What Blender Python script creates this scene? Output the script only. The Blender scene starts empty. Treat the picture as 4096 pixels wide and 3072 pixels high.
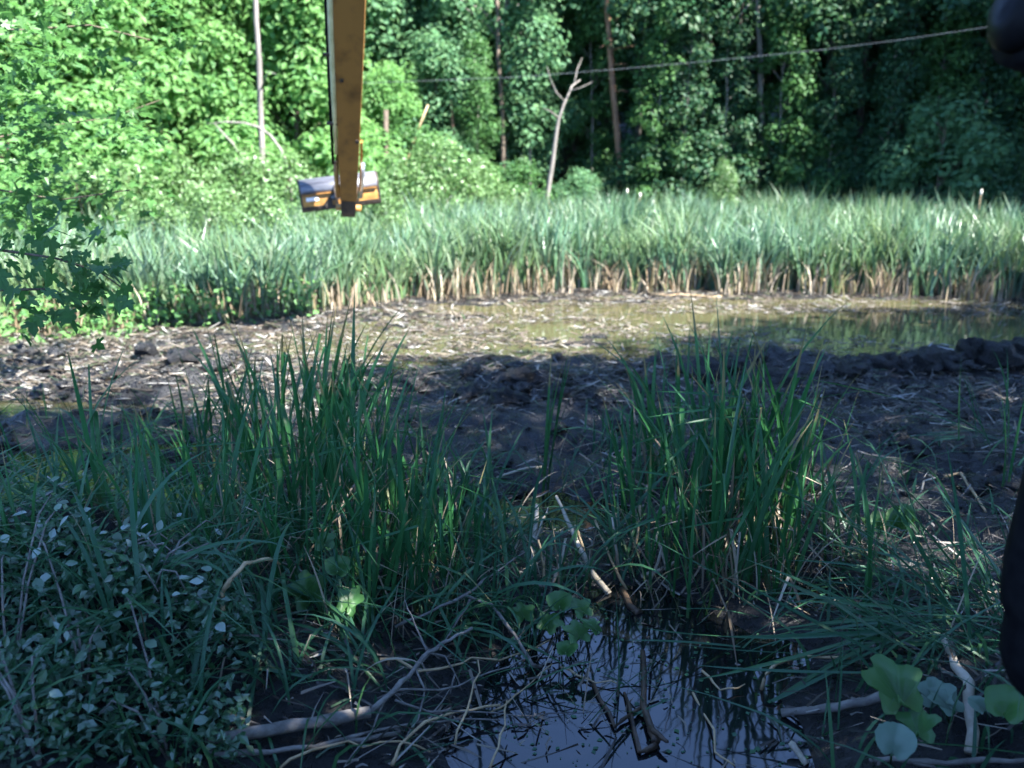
import bpy, math, random
import numpy as np
from mathutils import Vector, Matrix, noise

# ------------------------------------------------------------------ camera, world, sun, exposure
S = bpy.context.scene
COL = S.collection
rnd = random.Random(7)
rs = np.random.RandomState(11)
R = math.radians

FPX = 887.0
PITCH = R(14.8)
CAM = Vector((0, 0, 3.0))
cd = bpy.data.cameras.new('camera')
cam = bpy.data.objects.new('camera', cd)
COL.objects.link(cam)
cam.location = CAM
cam.rotation_euler = (R(90) - PITCH, 0, 0)
cd.sensor_width = 36.0
cd.lens = 36.0 * FPX / 1024.0
cd.clip_start = 0.05
cd.clip_end = 2000
cd.dof.use_dof = True
cd.dof.focus_distance = 5.4
cd.dof.aperture_fstop = 1.3
S.camera = cam

SUN_TO = Vector((0.74, -0.42, 1.10)).normalized()          # direction towards the sun
w = bpy.data.worlds.new('World')
S.world = w
w.use_nodes = True
wn = w.node_tree
wn.nodes.clear()
sky = wn.nodes.new('ShaderNodeTexSky')
sky.sky_type = 'NISHITA'
sky.sun_disc = False
sky.sun_elevation = math.asin(SUN_TO.z)
sky.sun_rotation = math.atan2(SUN_TO.x, SUN_TO.y)
sky.air_density = 0.45
sky.dust_density = 0.0
sky.ozone_density = 5.0
bg = wn.nodes.new('ShaderNodeBackground')
bg.inputs['Strength'].default_value = 0.15
wo = wn.nodes.new('ShaderNodeOutputWorld')
wn.links.new(sky.outputs[0], bg.inputs[0])
wn.links.new(bg.outputs[0], wo.inputs[0])

sl = bpy.data.lights.new('sun', 'SUN')
sl.energy = 5.0
sl.angle = R(0.5)
sl.color = (1.0, 0.985, 0.95)
so = bpy.data.objects.new('sun', sl)
COL.objects.link(so)
so.rotation_euler = SUN_TO.to_track_quat('Z', 'Y').to_euler()
so.location = (20, -10, 40)

vs = S.view_settings
vs.view_transform = 'Standard'
vs.look = 'None'
vs.gamma = 1.0
vs.use_curve_mapping = False
vs.exposure = 3.05
S.render.engine = 'CYCLES'
S.cycles.max_bounces = 6
S.cycles.diffuse_bounces = 3
S.cycles.glossy_bounces = 3
S.cycles.transmission_bounces = 3
S.cycles.use_denoising = True

# ------------------------------------------------------------------ helpers
def ray(px, py):
    dx = (px - 512) / FPX
    dv = (384 - py) / FPX
    return Vector((dx, math.cos(PITCH) + dv * math.sin(PITCH), -math.sin(PITCH) + dv * math.cos(PITCH)))

def at(px, py, dist):
    """World point seen at that picture place, dist metres ahead."""
    d = ray(px, py)
    return CAM + d * (dist / d.y)

def flat(px, py, z=0.0):
    d = ray(px, py)
    return CAM + d * ((z - CAM.z) / d.z)

def sstep(a, b, x):
    t = max(0.0, min(1.0, (x - a) / (b - a)))
    return t * t * (3 - 2 * t)

BUMPS = []
for px, py, rx, ry, amp in [
    (500, 395, 1.2, .55, .26), (455, 440, .9, .8, .16), (560, 410, .9, .8, .14), (175, 380, 1.0, .45, .34), (110, 398, .7, .35, .2),
    (640, 392, .9, .6, .18), (705, 378, .8, .3, .20), (780, 376, .6, .3, .22), (860, 378, .8, .35, .20), (930, 372, .7, .35, .25), (1010, 370, .8, .4, .24),
    (930, 470, 2.0, 1.5, .16), (840, 440, 1.3, 1.0, .10), (880, 420, .5, .18, -.2), (960, 500, .5, .3, -.22), (900, 548, .35, .25, -.2), (560, 352, .9, .25, -.2), (690, 352, .9, .22, -.2), (610, 372, .5, .16, -.16), (480, 440, .45, .2, -.22), (590, 455, .4, .2, -.2), (800, 355, 1.0, .22, -.2), (1010, 540, 1.2, .9, .22),
    (70, 650, 1.2, .9, .45), (-60, 720, 1.5, 1.3, .6), (230, 720, .9, .6, .22), (970, 670, .8, .8, .16), (1010, 750, .9, .6, .3),
    (420, 590, .8, .5, .12), (330, 560, 1.0, .7, .12), (740, 540, .9, .7, .1), (250, 505, 1.0, .8, .08),
    (620, 690, .62, .72, -.34), (720, 745, .5, .5, -.22), (560, 745, .6, .4, -.2), (655, 620, .35, .4, -.2), (565, 515, .55, .35, -.28), (500, 520, .3, .3, -.15), (815, 595, .22, .32, -.22), (790, 655, .4, .3, -.12),
    (110, 490, 1.2, .6, -.22), (180, 450, .6, .3, -.2), (215, 505, .6, .4, -.2), (20, 455, .8, .35, -.16), (60, 430, 1.0, .3, .14), (140, 470, .6, .3, .12),
    (820, 320, 3.2, .95, -.36), (980, 328, 3.0, 1.5, -.38), (1150, 330, 4, 2, -.4), (690, 318, 1.6, .75, -.30), (600, 326, 1.0, .4, -.2),
    (435, 366, .75, .32, -.24), (120, 368, 1.1, .26, -.24), (255, 348, 1.0, .26, -.22), (330, 338, .9, .25, -.2), (10, 410, 1.6, .45, -.34), (590, 308, 1.6, .35, -.16), (430, 335, 1.3, .3, -.17), (640, 352, 1.2, .4, -.18), (900, 352, 1.5, .3, -.1), (330, 352, .7, .2, -.1)]:
    p = flat(px, py)
    BUMPS.append((p.x, p.y, rx, ry, amp))

def fedge(x):
    """Front edge (y) of the far cattail field."""
    pts = [(-30, 13.5), (-9, 14.2), (-6.2, 15.0), (-4.2, 16.2), (-2, 18.0), (0, 18.7), (2, 19.2), (6, 18.9), (9, 18.3), (12, 17.6), (40, 17)]
    for (a, b), (c, d) in zip(pts, pts[1:]):
        if x <= c:
            return b + (d - b) * (x - a) / (c - a)
    return 17

def bedge(x):
    """Back edge (y) of the marsh where the wood begins."""
    pts = [(-60, 18), (-16, 24), (-11, 29), (-5, 34), (0, 36), (6, 36.5), (14, 36), (20, 33), (26, 26), (34, 19), (60, 12)]
    for (a, b), (c, d) in zip(pts, pts[1:]):
        if x <= c:
            return b + (d - b) * (x - a) / (c - a)
    return 12

def hgt(x, y):
    h = 0.055
    near = abs(x) < 16 and 2 < y < 24
    if near and y > 11.5:
        h -= .060 * sstep(11.8, 13.2, y) * (1 - sstep(0, 1.2, y - fedge(x) + .9)) * sstep(-5.5, -2.5, x)
    h += 0.05 * noise.noise(Vector((x * .55, y * .8, 3.1)))
    if near:
        h += 0.05 * noise.noise(Vector((x * 1.7, y * 2.0, 1.7))) + 0.032 * noise.noise(Vector((x * 5, y * 5.5, 8.7)))
        if y > 5.5:
            h += .075 * sstep(5.5, 7, y) * (1 - sstep(12.5, 14, y)) * (.5 - abs(noise.noise(Vector((x * 2.3, y * 2.6, 12.0)))) * 1.6 + .7 * noise.noise(Vector((x * 6.5, y * 6.5, 2.2))))
        for bx, by, rx, ry, a in BUMPS:
            u = (x - bx) / rx
            v = (y - by) / ry
            q = u * u + v * v
            if q < 6:
                h += a * math.exp(-q) * (1 + .5 * noise.noise(Vector((x * 3.3, y * 3.3, a * 9))) * (1 if a > .2 else 0))
    # the bank that the camera stands on
    bank = 1.45 * (1 - sstep(0.4, 3.6, y - 0.05 * x * x * 0.2))
    h += bank
    b = bedge(x)
    if y > b - 2:
        h += (y - b + 2) * .02 + max(0, y - b) * .21
    if x < -18:
        h += (-18 - x) * .12
    if x > 24 and y < 40:
        h += (x - 24) * .10
    return h

def ground(px, py):
    z = 0.0
    for _ in range(7):
        p = flat(px, py, z)
        z = hgt(p.x, p.y)
    return Vector((p.x, p.y, z))

def on(x, y, dz=0.0):
    return Vector((x, y, hgt(x, y) + dz))

def mesh_np(name, V, F, mat=None, smooth=False):
    V = np.asarray(V, dtype=np.float32).reshape(-1, 3)
    F = np.asarray(F, dtype=np.int32).reshape(-1, 3)
    me = bpy.data.meshes.new(name)
    me.vertices.add(len(V))
    me.vertices.foreach_set('co', V.ravel())
    me.loops.add(F.size)
    me.loops.foreach_set('vertex_index', F.ravel())
    me.polygons.add(len(F))
    me.polygons.foreach_set('loop_start', np.arange(0, F.size, 3, dtype=np.int32))
    me.polygons.foreach_set('use_smooth', np.full(len(F), smooth, dtype=bool))
    me.update(calc_edges=True)
    me.validate()
    if mat:
        me.materials.append(mat)
    return me

class MB:
    def __init__(self):
        self.V, self.F, self.n = [], [], 0
    def add(self, V, F):
        V = np.asarray(V, dtype=np.float32).reshape(-1, 3)
        F = np.asarray(F, dtype=np.int32).reshape(-1, 3)
        self.V.append(V)
        self.F.append(F + self.n)
        self.n += len(V)
    def mesh(self, name, mat, smooth=False):
        return mesh_np(name, np.concatenate(self.V), np.concatenate(self.F), mat, smooth)
    def tube(self, pts, rad, sides=6, cap=True):
        pts = [Vector(p) for p in pts]
        n = len(pts)
        V, F = [], []
        up = Vector((0.31, 0.2, 0.93))
        for i, p in enumerate(pts):
            t = (pts[min(i + 1, n - 1)] - pts[max(i - 1, 0)]).normalized()
            a = t.cross(up)
            if a.length < .1:
                a = t.cross(Vector((1, 0, 0)))
            a.normalize()
            b = t.cross(a)
            r = rad[i] if hasattr(rad, '__len__') else rad
            for k in range(sides):
                an = 2 * math.pi * k / sides
                V.append(p + a * (r * math.cos(an)) + b * (r * math.sin(an)))
        for i in range(n - 1):
            for k in range(sides):
                k2 = (k + 1) % sides
                q = (i * sides + k, i * sides + k2, (i + 1) * sides + k2, (i + 1) * sides + k)
                F += [(q[0], q[1], q[2]), (q[0], q[2], q[3])]
        if cap:
            V += [pts[0], pts[-1]]
            c0, c1 = n * sides, n * sides + 1
            for k in range(sides):
                k2 = (k + 1) % sides
                F += [(c0, k2, k), (c1, (n - 1) * sides + k, (n - 1) * sides + k2)]
        self.add([tuple(v) for v in V], F)
    def box(self, c, s, rot=None):
        V = []
        for x in (-1, 1):
            for y in (-1, 1):
                for z in (-1, 1):
                    v = Vector((x * s[0] / 2, y * s[1] / 2, z * s[2] / 2))
                    if rot is not None:
                        v = rot @ v
                    V.append(tuple(v + Vector(c)))
        Q = [(0, 1, 3, 2), (4, 6, 7, 5), (0, 4, 5, 1), (2, 3, 7, 6), (0, 2, 6, 4), (1, 5, 7, 3)]
        F = []
        for q in Q:
            F += [(q[0], q[1], q[2]), (q[0], q[2], q[3])]
        self.add(V, F)

def link(o, parent=None):
    COL.objects.link(o)
    if parent is not None:
        o.parent = parent
    return o

def obj(name, me, parent=None, loc=None):
    o = bpy.data.objects.new(name, me)
    link(o, parent)
    if loc is not None:
        o.location = loc
    return o

def tag(o, label=None, cat=None, group=None, kind=None):
    if label:
        o['label'] = label
    if cat:
        o['category'] = cat
    if group:
        o['group'] = group
    if kind:
        o['kind'] = kind
    return o

def thing(name, label, cat, loc=(0, 0, 0), rz=0.0, group=None):
    o = bpy.data.objects.new(name, None)
    COL.objects.link(o)
    o.empty_display_size = .2
    o.location = loc
    o.rotation_euler = (0, 0, rz)
    return tag(o, label, cat, group)

# ------------------------------------------------------------------ materials
def newmat(name):
    m = bpy.data.materials.new(name)
    m.use_nodes = True
    nt = m.node_tree
    nt.nodes.clear()
    out = nt.nodes.new('ShaderNodeOutputMaterial')
    return m, nt, out

def ramp(nt, fac, stops):
    r = nt.nodes.new('ShaderNodeValToRGB')
    el = r.color_ramp.elements
    while len(el) < len(stops):
        el.new(.5)
    for e, (p, c) in zip(el, stops):
        e.position = p
        e.color = (*c, 1)
    nt.links.new(fac, r.inputs[0])
    return r.outputs[0]

def leafmat(name, cols, trans=.35, rough=.42, spec=.4, tcol=1.25, tips=False, patch=None):
    m, nt, out = newmat(name)
    g = nt.nodes.new('ShaderNodeNewGeometry')
    oi = nt.nodes.new('ShaderNodeObjectInfo')
    ad = nt.nodes.new('ShaderNodeMath')
    ad.operation = 'ADD'
    nt.links.new(g.outputs['Random Per Island'], ad.inputs[0])
    nt.links.new(oi.outputs['Random'], ad.inputs[1])
    fr = nt.nodes.new('ShaderNodeMath')
    fr.operation = 'FRACT'
    nt.links.new(ad.outputs[0], fr.inputs[0])
    c = ramp(nt, fr.outputs[0], [(i / (len(cols) - 1), k) for i, k in enumerate(cols)])
    if tips or patch:
        tc = nt.nodes.new('ShaderNodeTexCoord')
    if tips:                       # pale sheath at the foot, withered tip
        sx = nt.nodes.new('ShaderNodeSeparateXYZ')
        nt.links.new(tc.outputs['Object'], sx.inputs[0])
        m2 = nt.nodes.new('ShaderNodeMath')
        m2.operation = 'MULTIPLY_ADD'
        m2.inputs[1].default_value = .22
        nt.links.new(fr.outputs[0], m2.inputs[0])
        nt.links.new(sx.outputs[2], m2.inputs[2])
        f_ = ramp(nt, m2.outputs[0], [(0.06, (.75,) * 3), (.22, (0, 0, 0)), (.99, (0, 0, 0)), (1.0, (0, 0, 0))])
        k1 = nt.nodes.new('ShaderNodeMix')
        k1.data_type = 'RGBA'
        nt.links.new(f_, k1.inputs[0])
        nt.links.new(c, k1.inputs[6])
        k1.inputs[7].default_value = (.13, .13, .055, 1)
        f2 = ramp(nt, m2.outputs[0], [(0.97, (0, 0, 0)), (1.0, (.8,) * 3)])
        k2 = nt.nodes.new('ShaderNodeMix')
        k2.data_type = 'RGBA'
        nt.links.new(f2, k2.inputs[0])
        nt.links.new(k1.outputs[2], k2.inputs[6])
        k2.inputs[7].default_value = (.20, .15, .07, 1)
        c = k2.outputs[2]
    if patch:                      # stands of slightly other colour
        n_ = nt.nodes.new('ShaderNodeTexNoise')
        n_.inputs['Scale'].default_value = .55
        n_.inputs['Detail'].default_value = 4
        nt.links.new(tc.outputs['Object'], n_.inputs['Vector'])
        f3 = ramp(nt, n_.outputs[0], [(.38, (1, 1, 1)), (.62, patch)])
        k3 = nt.nodes.new('ShaderNodeMix')
        k3.data_type = 'RGBA'
        k3.blend_type = 'MULTIPLY'
        k3.inputs[0].default_value = 1
        nt.links.new(c, k3.inputs[6])
        nt.links.new(f3, k3.inputs[7])
        c = k3.outputs[2]
    p = nt.nodes.new('ShaderNodeBsdfPrincipled')
    nt.links.new(c, p.inputs['Base Color'])
    p.inputs['Roughness'].default_value = rough
    p.inputs['Specular IOR Level'].default_value = spec
    t = nt.nodes.new('ShaderNodeBsdfTranslucent')
    hs = nt.nodes.new('ShaderNodeHueSaturation')
    hs.inputs['Hue'].default_value = .495
    hs.inputs['Value'].default_value = tcol
    nt.links.new(c, hs.inputs['Color'])
    nt.links.new(hs.outputs[0], t.inputs[0])
    mx = nt.nodes.new('ShaderNodeMixShader')
    mx.inputs[0].default_value = trans
    nt.links.new(p.outputs[0], mx.inputs[1])
    nt.links.new(t.outputs[0], mx.inputs[2])
    nt.links.new(mx.outputs[0], out.inputs[0])
    return m

def solid(name, c1, c2, scale=8, rough=.6, rough2=None, spec=.3, bump=.0, metal=0.0, detail=6, stretch=None, lo=.35, hi=.65):
    m, nt, out = newmat(name)
    tc = nt.nodes.new('ShaderNodeTexCoord')
    src = tc.outputs['Object']
    if stretch:
        mp = nt.nodes.new('ShaderNodeMapping')
        mp.inputs['Scale'].default_value = stretch
        nt.links.new(src, mp.inputs[0])
        src = mp.outputs[0]
    n = nt.nodes.new('ShaderNodeTexNoise')
    n.inputs['Scale'].default_value = scale
    n.inputs['Detail'].default_value = detail
    n.inputs['Roughness'].default_value = .65
    nt.links.new(src, n.inputs['Vector'])
    c = ramp(nt, n.outputs[0], [(lo, c1), (hi, c2)])
    p = nt.nodes.new('ShaderNodeBsdfPrincipled')
    nt.links.new(c, p.inputs['Base Color'])
    p.inputs['Specular IOR Level'].default_value = spec
    p.inputs['Metallic'].default_value = metal
    if rough2 is None:
        p.inputs['Roughness'].default_value = rough
    else:
        rr = ramp(nt, n.outputs[0], [(lo, (rough,) * 3), (hi, (rough2,) * 3)])
        nt.links.new(rr, p.inputs['Roughness'])
    if bump:
        b = nt.nodes.new('ShaderNodeBump')
        b.inputs['Strength'].default_value = bump
        b.inputs['Distance'].default_value = .02
        nt.links.new(n.outputs[0], b.inputs['Height'])
        nt.links.new(b.outputs[0], p.inputs['Normal'])
    nt.links.new(p.outputs[0], out.inputs[0])
    return m

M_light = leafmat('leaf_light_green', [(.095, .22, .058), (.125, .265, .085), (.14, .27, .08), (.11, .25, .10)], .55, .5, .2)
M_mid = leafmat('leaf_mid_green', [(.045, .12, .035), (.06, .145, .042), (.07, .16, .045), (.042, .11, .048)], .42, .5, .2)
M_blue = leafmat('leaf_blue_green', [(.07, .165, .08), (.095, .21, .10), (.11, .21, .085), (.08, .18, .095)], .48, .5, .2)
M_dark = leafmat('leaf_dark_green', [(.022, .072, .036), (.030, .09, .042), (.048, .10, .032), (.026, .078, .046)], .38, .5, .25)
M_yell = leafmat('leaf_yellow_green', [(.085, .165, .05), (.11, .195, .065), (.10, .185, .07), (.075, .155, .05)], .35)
M_maple = leafmat('leaf_maple', [(.045, .13, .03), (.06, .155, .036), (.055, .145, .04)], .5, .45)
M_field = leafmat('cattail_blade_far', [(.045, .115, .065), (.08, .165, .105), (.13, .21, .15), (.055, .13, .065), (.10, .17, .085), (.08, .165, .11), (.16, .22, .17)], .32, .42, .4, 1.25, False, (1.05, .92, .68))
M_cat = leafmat('cattail_blade', [(.020, .085, .030), (.030, .115, .042), (.024, .105, .03), (.042, .14, .048)], .34, .38, .26, 1.25, True)
M_sedge = leafmat('sedge_blade', [(.024, .085, .042), (.036, .11, .058), (.042, .12, .045), (.028, .09, .052)], .30, .38, .30)
M_vine = leafmat('vine_leaf', [(.03, .10, .035), (.045, .13, .045), (.10, .17, .11), (.05, .12, .06)], .28, .28, .9)
M_vineglint = leafmat('vine_leaf_glint', [(.17, .24, .19), (.22, .28, .25), (.13, .21, .14)], .2, .26, 1.0)  # sky shine on tilted glossy leaves, put into a pale base colour
M_broad = leafmat('broad_leaf', [(.045, .13, .028), (.055, .15, .035), (.05, .14, .04)], .38, .40, .5)
M_broadpale = leafmat('broad_leaf_pale', [(.12, .19, .14), (.13, .21, .15), (.12, .2, .14)], .28, .42, .5)
M_straw = leafmat('dry_reed', [(.22, .165, .10), (.30, .24, .165), (.12, .08, .045), (.34, .29, .22), (.11, .075, .04), (.14, .17, .07)], .15, .55, .35, 1.0)
M_litter = leafmat('reed_litter', [(.05, .036, .026), (.10, .078, .058), (.03, .021, .014), (.30, .29, .27), (.025, .019, .015), (.045, .068, .028), (.07, .052, .036), (.038, .028, .02), (.058, .043, .032), (.028, .021, .016), (.14, .115, .085), (.21, .18, .14)], .08, .5, .5, 1.0)
M_litter2 = leafmat('reed_litter_shaded', [(.055, .042, .028), (.20, .165, .125), (.03, .022, .015), (.03, .065, .03), (.018, .014, .011), (.32, .29, .25), (.07, .05, .034), (.025, .02, .017), (.035, .026, .019)], .08, .5, .5, 1.0)  # litter of the shaded mud, colours darkened to deepen the shade
M_bark = solid('bark_brown', (.05, .038, .028), (.13, .10, .075), 9, .9, bump=.6, stretch=(1, 1, .2))
M_barkdark = solid('bark_dark', (.022, .018, .016), (.06, .05, .042), 9, .9, bump=.6, stretch=(1, 1, .2))
M_barkgrey = solid('bark_grey', (.10, .09, .08), (.22, .20, .18), 8, .9, bump=.5, stretch=(1, 1, .2))
M_pale = solid('bark_pale', (.15, .135, .11), (.28, .25, .21), 7, .8, bump=.5, stretch=(1, 1, .3))
M_pine = solid('bark_reddish', (.13, .065, .04), (.28, .15, .095), 9, .9, bump=.6, stretch=(1, 1, .25))
M_stickgrey = solid('stick_grey', (.09, .08, .07), (.20, .18, .16), 14, .75, bump=.4)
M_stickpale = solid('stick_pale', (.27, .225, .16), (.45, .39, .31), 10, .6, bump=.3)
M_sticktan = solid('stick_tan', (.25, .17, .09), (.42, .31, .18), 10, .6, bump=.3)
M_stickdark = solid('stick_dark', (.025, .017, .012), (.10, .065, .04), 10, .5, bump=.5)
M_black = solid('black_rubber', (.004, .004, .005), (.008, .008, .009), 20, .7, spec=.04, bump=.1)
M_blacksheen = solid('black_gloss', (.004, .004, .005), (.006, .006, .007), 20, .5, spec=.08)
M_cable = solid('cable_grey', (.11, .12, .13), (.17, .18, .19), 5, .5)
M_fluff = solid('seed_fluff', (.55, .48, .40), (.72, .66, .58), 30, .9)
M_paint = solid('worn_yellow_paint', (.075, .033, .007), (.195, .088, .014), 2.6, .38, .6, spec=.45, bump=.12, detail=9, lo=.28, hi=.50)
M_paintdirty = solid('muddy_yellow_paint', (.16, .08, .025), (.42, .22, .055), 5, .45, .7, spec=.4, bump=.2, detail=9)
M_steel = solid('worn_steel', (.07, .07, .08), (.19, .19, .21), 4, .42, .55, spec=.5, metal=.6, bump=.1, stretch=(.4, 2, 2))
M_dark_steel = solid('muddy_dark_steel', (.012, .010, .010), (.06, .045, .035), 6, .6, bump=.3)
M_chrome = solid('rod_steel', (.5, .5, .52), (.65, .65, .66), 6, .22, metal=.9)
M_white = solid('white_sticker', (.62, .62, .64), (.75, .75, .77), 9, .5)
M_sidestrip = solid('pale_side_strip', (.36, .34, .18), (.55, .52, .30), 6, .4, spec=.5)

# mud
def mud_material():
    m, nt, out = newmat('wet_mud')
    tc = nt.nodes.new('ShaderNodeTexCoord')
    n1 = nt.nodes.new('ShaderNodeTexNoise')
    n1.inputs['Scale'].default_value = 1.3
    n1.inputs['Detail'].default_value = 8
    n2 = nt.nodes.new('ShaderNodeTexNoise')
    n2.inputs['Scale'].default_value = 14
    n2.inputs['Detail'].default_value = 8
    n2.inputs['Roughness'].default_value = .7
    for n in (n1, n2):
        nt.links.new(tc.outputs['Object'], n.inputs['Vector'])
    c1 = ramp(nt, n1.outputs[0], [(.35, (.007, .007, .008)), (.55, (.013, .013, .014)), (.78, (.036, .030, .026))])
    c2 = ramp(nt, n2.outputs[0], [(.35, (.45, .45, .45)), (.7, (1.3, 1.3, 1.3))])
    mx = nt.nodes.new('ShaderNodeMix')
    mx.data_type = 'RGBA'
    mx.blend_type = 'MULTIPLY'
    mx.inputs[0].default_value = 1
    nt.links.new(c1, mx.inputs[6])
    nt.links.new(c2, mx.inputs[7])
    p = nt.nodes.new('ShaderNodeBsdfPrincipled')
    nt.links.new(mx.outputs[2], p.inputs['Base Color'])
    r = ramp(nt, n2.outputs[0], [(.40, (.16,) * 3), (.60, (.58,) * 3)])
    nt.links.new(r, p.inputs['Roughness'])
    p.inputs['Specular IOR Level'].default_value = .42
    b = nt.nodes.new('ShaderNodeBump')
    b.inputs['Strength'].default_value = .9
    b.inputs['Distance'].default_value = .05
    nt.links.new(n2.outputs[0], b.inputs['Height'])
    nt.links.new(b.outputs[0], p.inputs['Normal'])
    nt.links.new(p.outputs[0], out.inputs[0])
    return m

def water_material():
    """Silt hangs in the churned water beyond the mud ridge; the near pool is clear over black mud."""
    m, nt, out = newmat('marsh_water')
    tc = nt.nodes.new('ShaderNodeTexCoord')
    sx = nt.nodes.new('ShaderNodeSeparateXYZ')
    nt.links.new(tc.outputs['Object'], sx.inputs[0])
    n = nt.nodes.new('ShaderNodeTexNoise')
    n.inputs['Scale'].default_value = .8
    n.inputs['Detail'].default_value = 5
    nt.links.new(tc.outputs['Object'], n.inputs['Vector'])
    ma = nt.nodes.new('ShaderNodeMath')
    ma.operation = 'MULTIPLY_ADD'
    ma.inputs[1].default_value = 2.5
    nt.links.new(n.outputs[0], ma.inputs[0])
    nt.links.new(sx.outputs[1], ma.inputs[2])
    mr = nt.nodes.new('ShaderNodeMapRange')
    mr.inputs['From Min'].default_value = 10.6
    mr.inputs['From Max'].default_value = 12.4
    nt.links.new(ma.outputs[0], mr.inputs['Value'])
    c = ramp(nt, mr.outputs[0], [(0, (.005, .006, .007)), (.35, (.02, .018, .011)), (1, (.058, .054, .026))])
    p = nt.nodes.new('ShaderNodeBsdfPrincipled')
    nt.links.new(c, p.inputs['Base Color'])
    p.inputs['Roughness'].default_value = .05
    p.inputs['IOR'].default_value = 1.65
    w1 = nt.nodes.new('ShaderNodeTexNoise')
    w1.inputs['Scale'].default_value = 2.2
    w1.inputs['Detail'].default_value = 3
    nt.links.new(tc.outputs['Object'], w1.inputs['Vector'])
    b = nt.nodes.new('ShaderNodeBump')
    b.inputs['Strength'].default_value = .06
    b.inputs['Distance'].default_value = .05
    nt.links.new(w1.outputs[0], b.inputs['Height'])
    nt.links.new(b.outputs[0], p.inputs['Normal'])
    nt.links.new(p.outputs[0], out.inputs[0])
    return m

M_mud = mud_material()
M_water = water_material()

# ------------------------------------------------------------------ ground and water
def axis(segs):
    out = []
    for a, b, n in segs:
        out += list(np.linspace(a, b, n, endpoint=False))
    return out + [segs[-1][1]]

xs = axis([(-160, -40, 12), (-40, -12, 24), (-12, 12, 280), (12, 40, 24), (40, 160, 12)])
ys = axis([(-60, 0, 14), (0, 3, 12), (3, 20, 230), (20, 60, 40), (60, 200, 16)])
nx, ny = len(xs), len(ys)
V = np.empty((ny, nx, 3), dtype=np.float32)
for j, y in enumerate(ys):
    for i, x in enumerate(xs):
        V[j, i] = (x, y, hgt(x, y))
idx = np.arange(nx * ny).reshape(ny, nx)
a, b, c, d = idx[:-1, :-1].ravel(), idx[:-1, 1:].ravel(), idx[1:, 1:].ravel(), idx[1:, :-1].ravel()
F = np.concatenate([np.stack([a, b, c], 1), np.stack([a, c, d], 1)])
tag(obj('ground', mesh_np('ground', V.reshape(-1, 3), F, M_mud, True)), 'dark wet churned mud of the marsh rising to the wooded slope', None, None, 'structure')

wx, wy = np.linspace(-30, 34, 33), np.linspace(2.5, 34, 33)
WV = [(x, y, 0.0) for y in wy for x in wx]
WF = []
for j in range(32):
    for i in range(32):
        q = j * 33 + i
        WF += [(q, q + 1, q + 34), (q, q + 34, q + 33)]
tag(obj('water', mesh_np('water', WV, WF, M_water, True)), 'still marsh water, silty beyond the mud ridge and black in the near pools', None, None, 'structure')

# ------------------------------------------------------------------ leaf scatter
T_LEAF_V = np.array([(0, 0, 0), (-.30, .42, .07), (0, 1, -.06), (.30, .42, .07)], dtype=np.float32)
T_LEAF_F = np.array([(0, 2, 1), (0, 3, 2)])

def maple_template():
    ang = [-90, -55, -20, -8, 8, 32, 48, 62, 78, 90, 102, 118, 132, 148, 172, 188, 200, 235]
    rad = [.08, .42, .50, .34, .62, .70, .36, .60, .74, 1.0, .74, .60, .36, .70, .62, .34, .50, .42]
    V = [(0, 0, 0)]
    for a_, r_ in zip(ang, rad):
        x, y = r_ * math.cos(R(a_)), r_ * math.sin(R(a_))
        V.append((x * .8, y, .12 * abs(x) - .10 * r_ * r_))
    n = len(ang)
    F = [(0, 1 + i, 1 + (i + 1) % n) for i in range(n)]
    V = np.array(V, dtype=np.float32)
    V[:, 1] += .08
    return V, np.array(F)
T_MAP_V, T_MAP_F = maple_template()

def frames(nrm, rng, droop=0.0):
    nrm = nrm / np.maximum(np.linalg.norm(nrm, axis=1, keepdims=True), 1e-6)
    t = rng.normal(size=nrm.shape)
    t[:, 2] -= droop
    t -= nrm * np.sum(t * nrm, 1, keepdims=True)
    t /= np.maximum(np.linalg.norm(t, axis=1, keepdims=True), 1e-6)
    s = np.cross(t, nrm)
    return np.stack([s, t, nrm], 2)

def cards(tv, tf, pos, fr, size):
    V = np.einsum('nij,kj->nki', fr, tv) * size[:, None, None] + pos[:, None, :]
    n, k = len(pos), len(tv)
    F = (tf[None] + (np.arange(n) * k)[:, None, None]).reshape(-1, 3)
    return V.reshape(-1, 3), F

def clump_leaves(centers, radii, per, rng, size, flat_=.75, upb=.55):
    P, N = [], []
    for c, r in zip(centers, radii):
        u = rng.normal(size=(per, 3))
        u /= np.linalg.norm(u, axis=1, keepdims=True)
        rr = r * (.45 + .6 * rng.rand(per, 1) ** .6)
        p = u * rr * np.array([1, 1, flat_]) + np.asarray(c)
        P.append(p)
        N.append(u * .8 + np.array([0, 0, upb]) + rng.normal(size=(per, 3)) * .33)
    P, N = np.concatenate(P), np.concatenate(N)
    sz = size * (.65 + .7 * rng.rand(len(P)))
    return P, frames(N, rng, .7), sz

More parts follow.
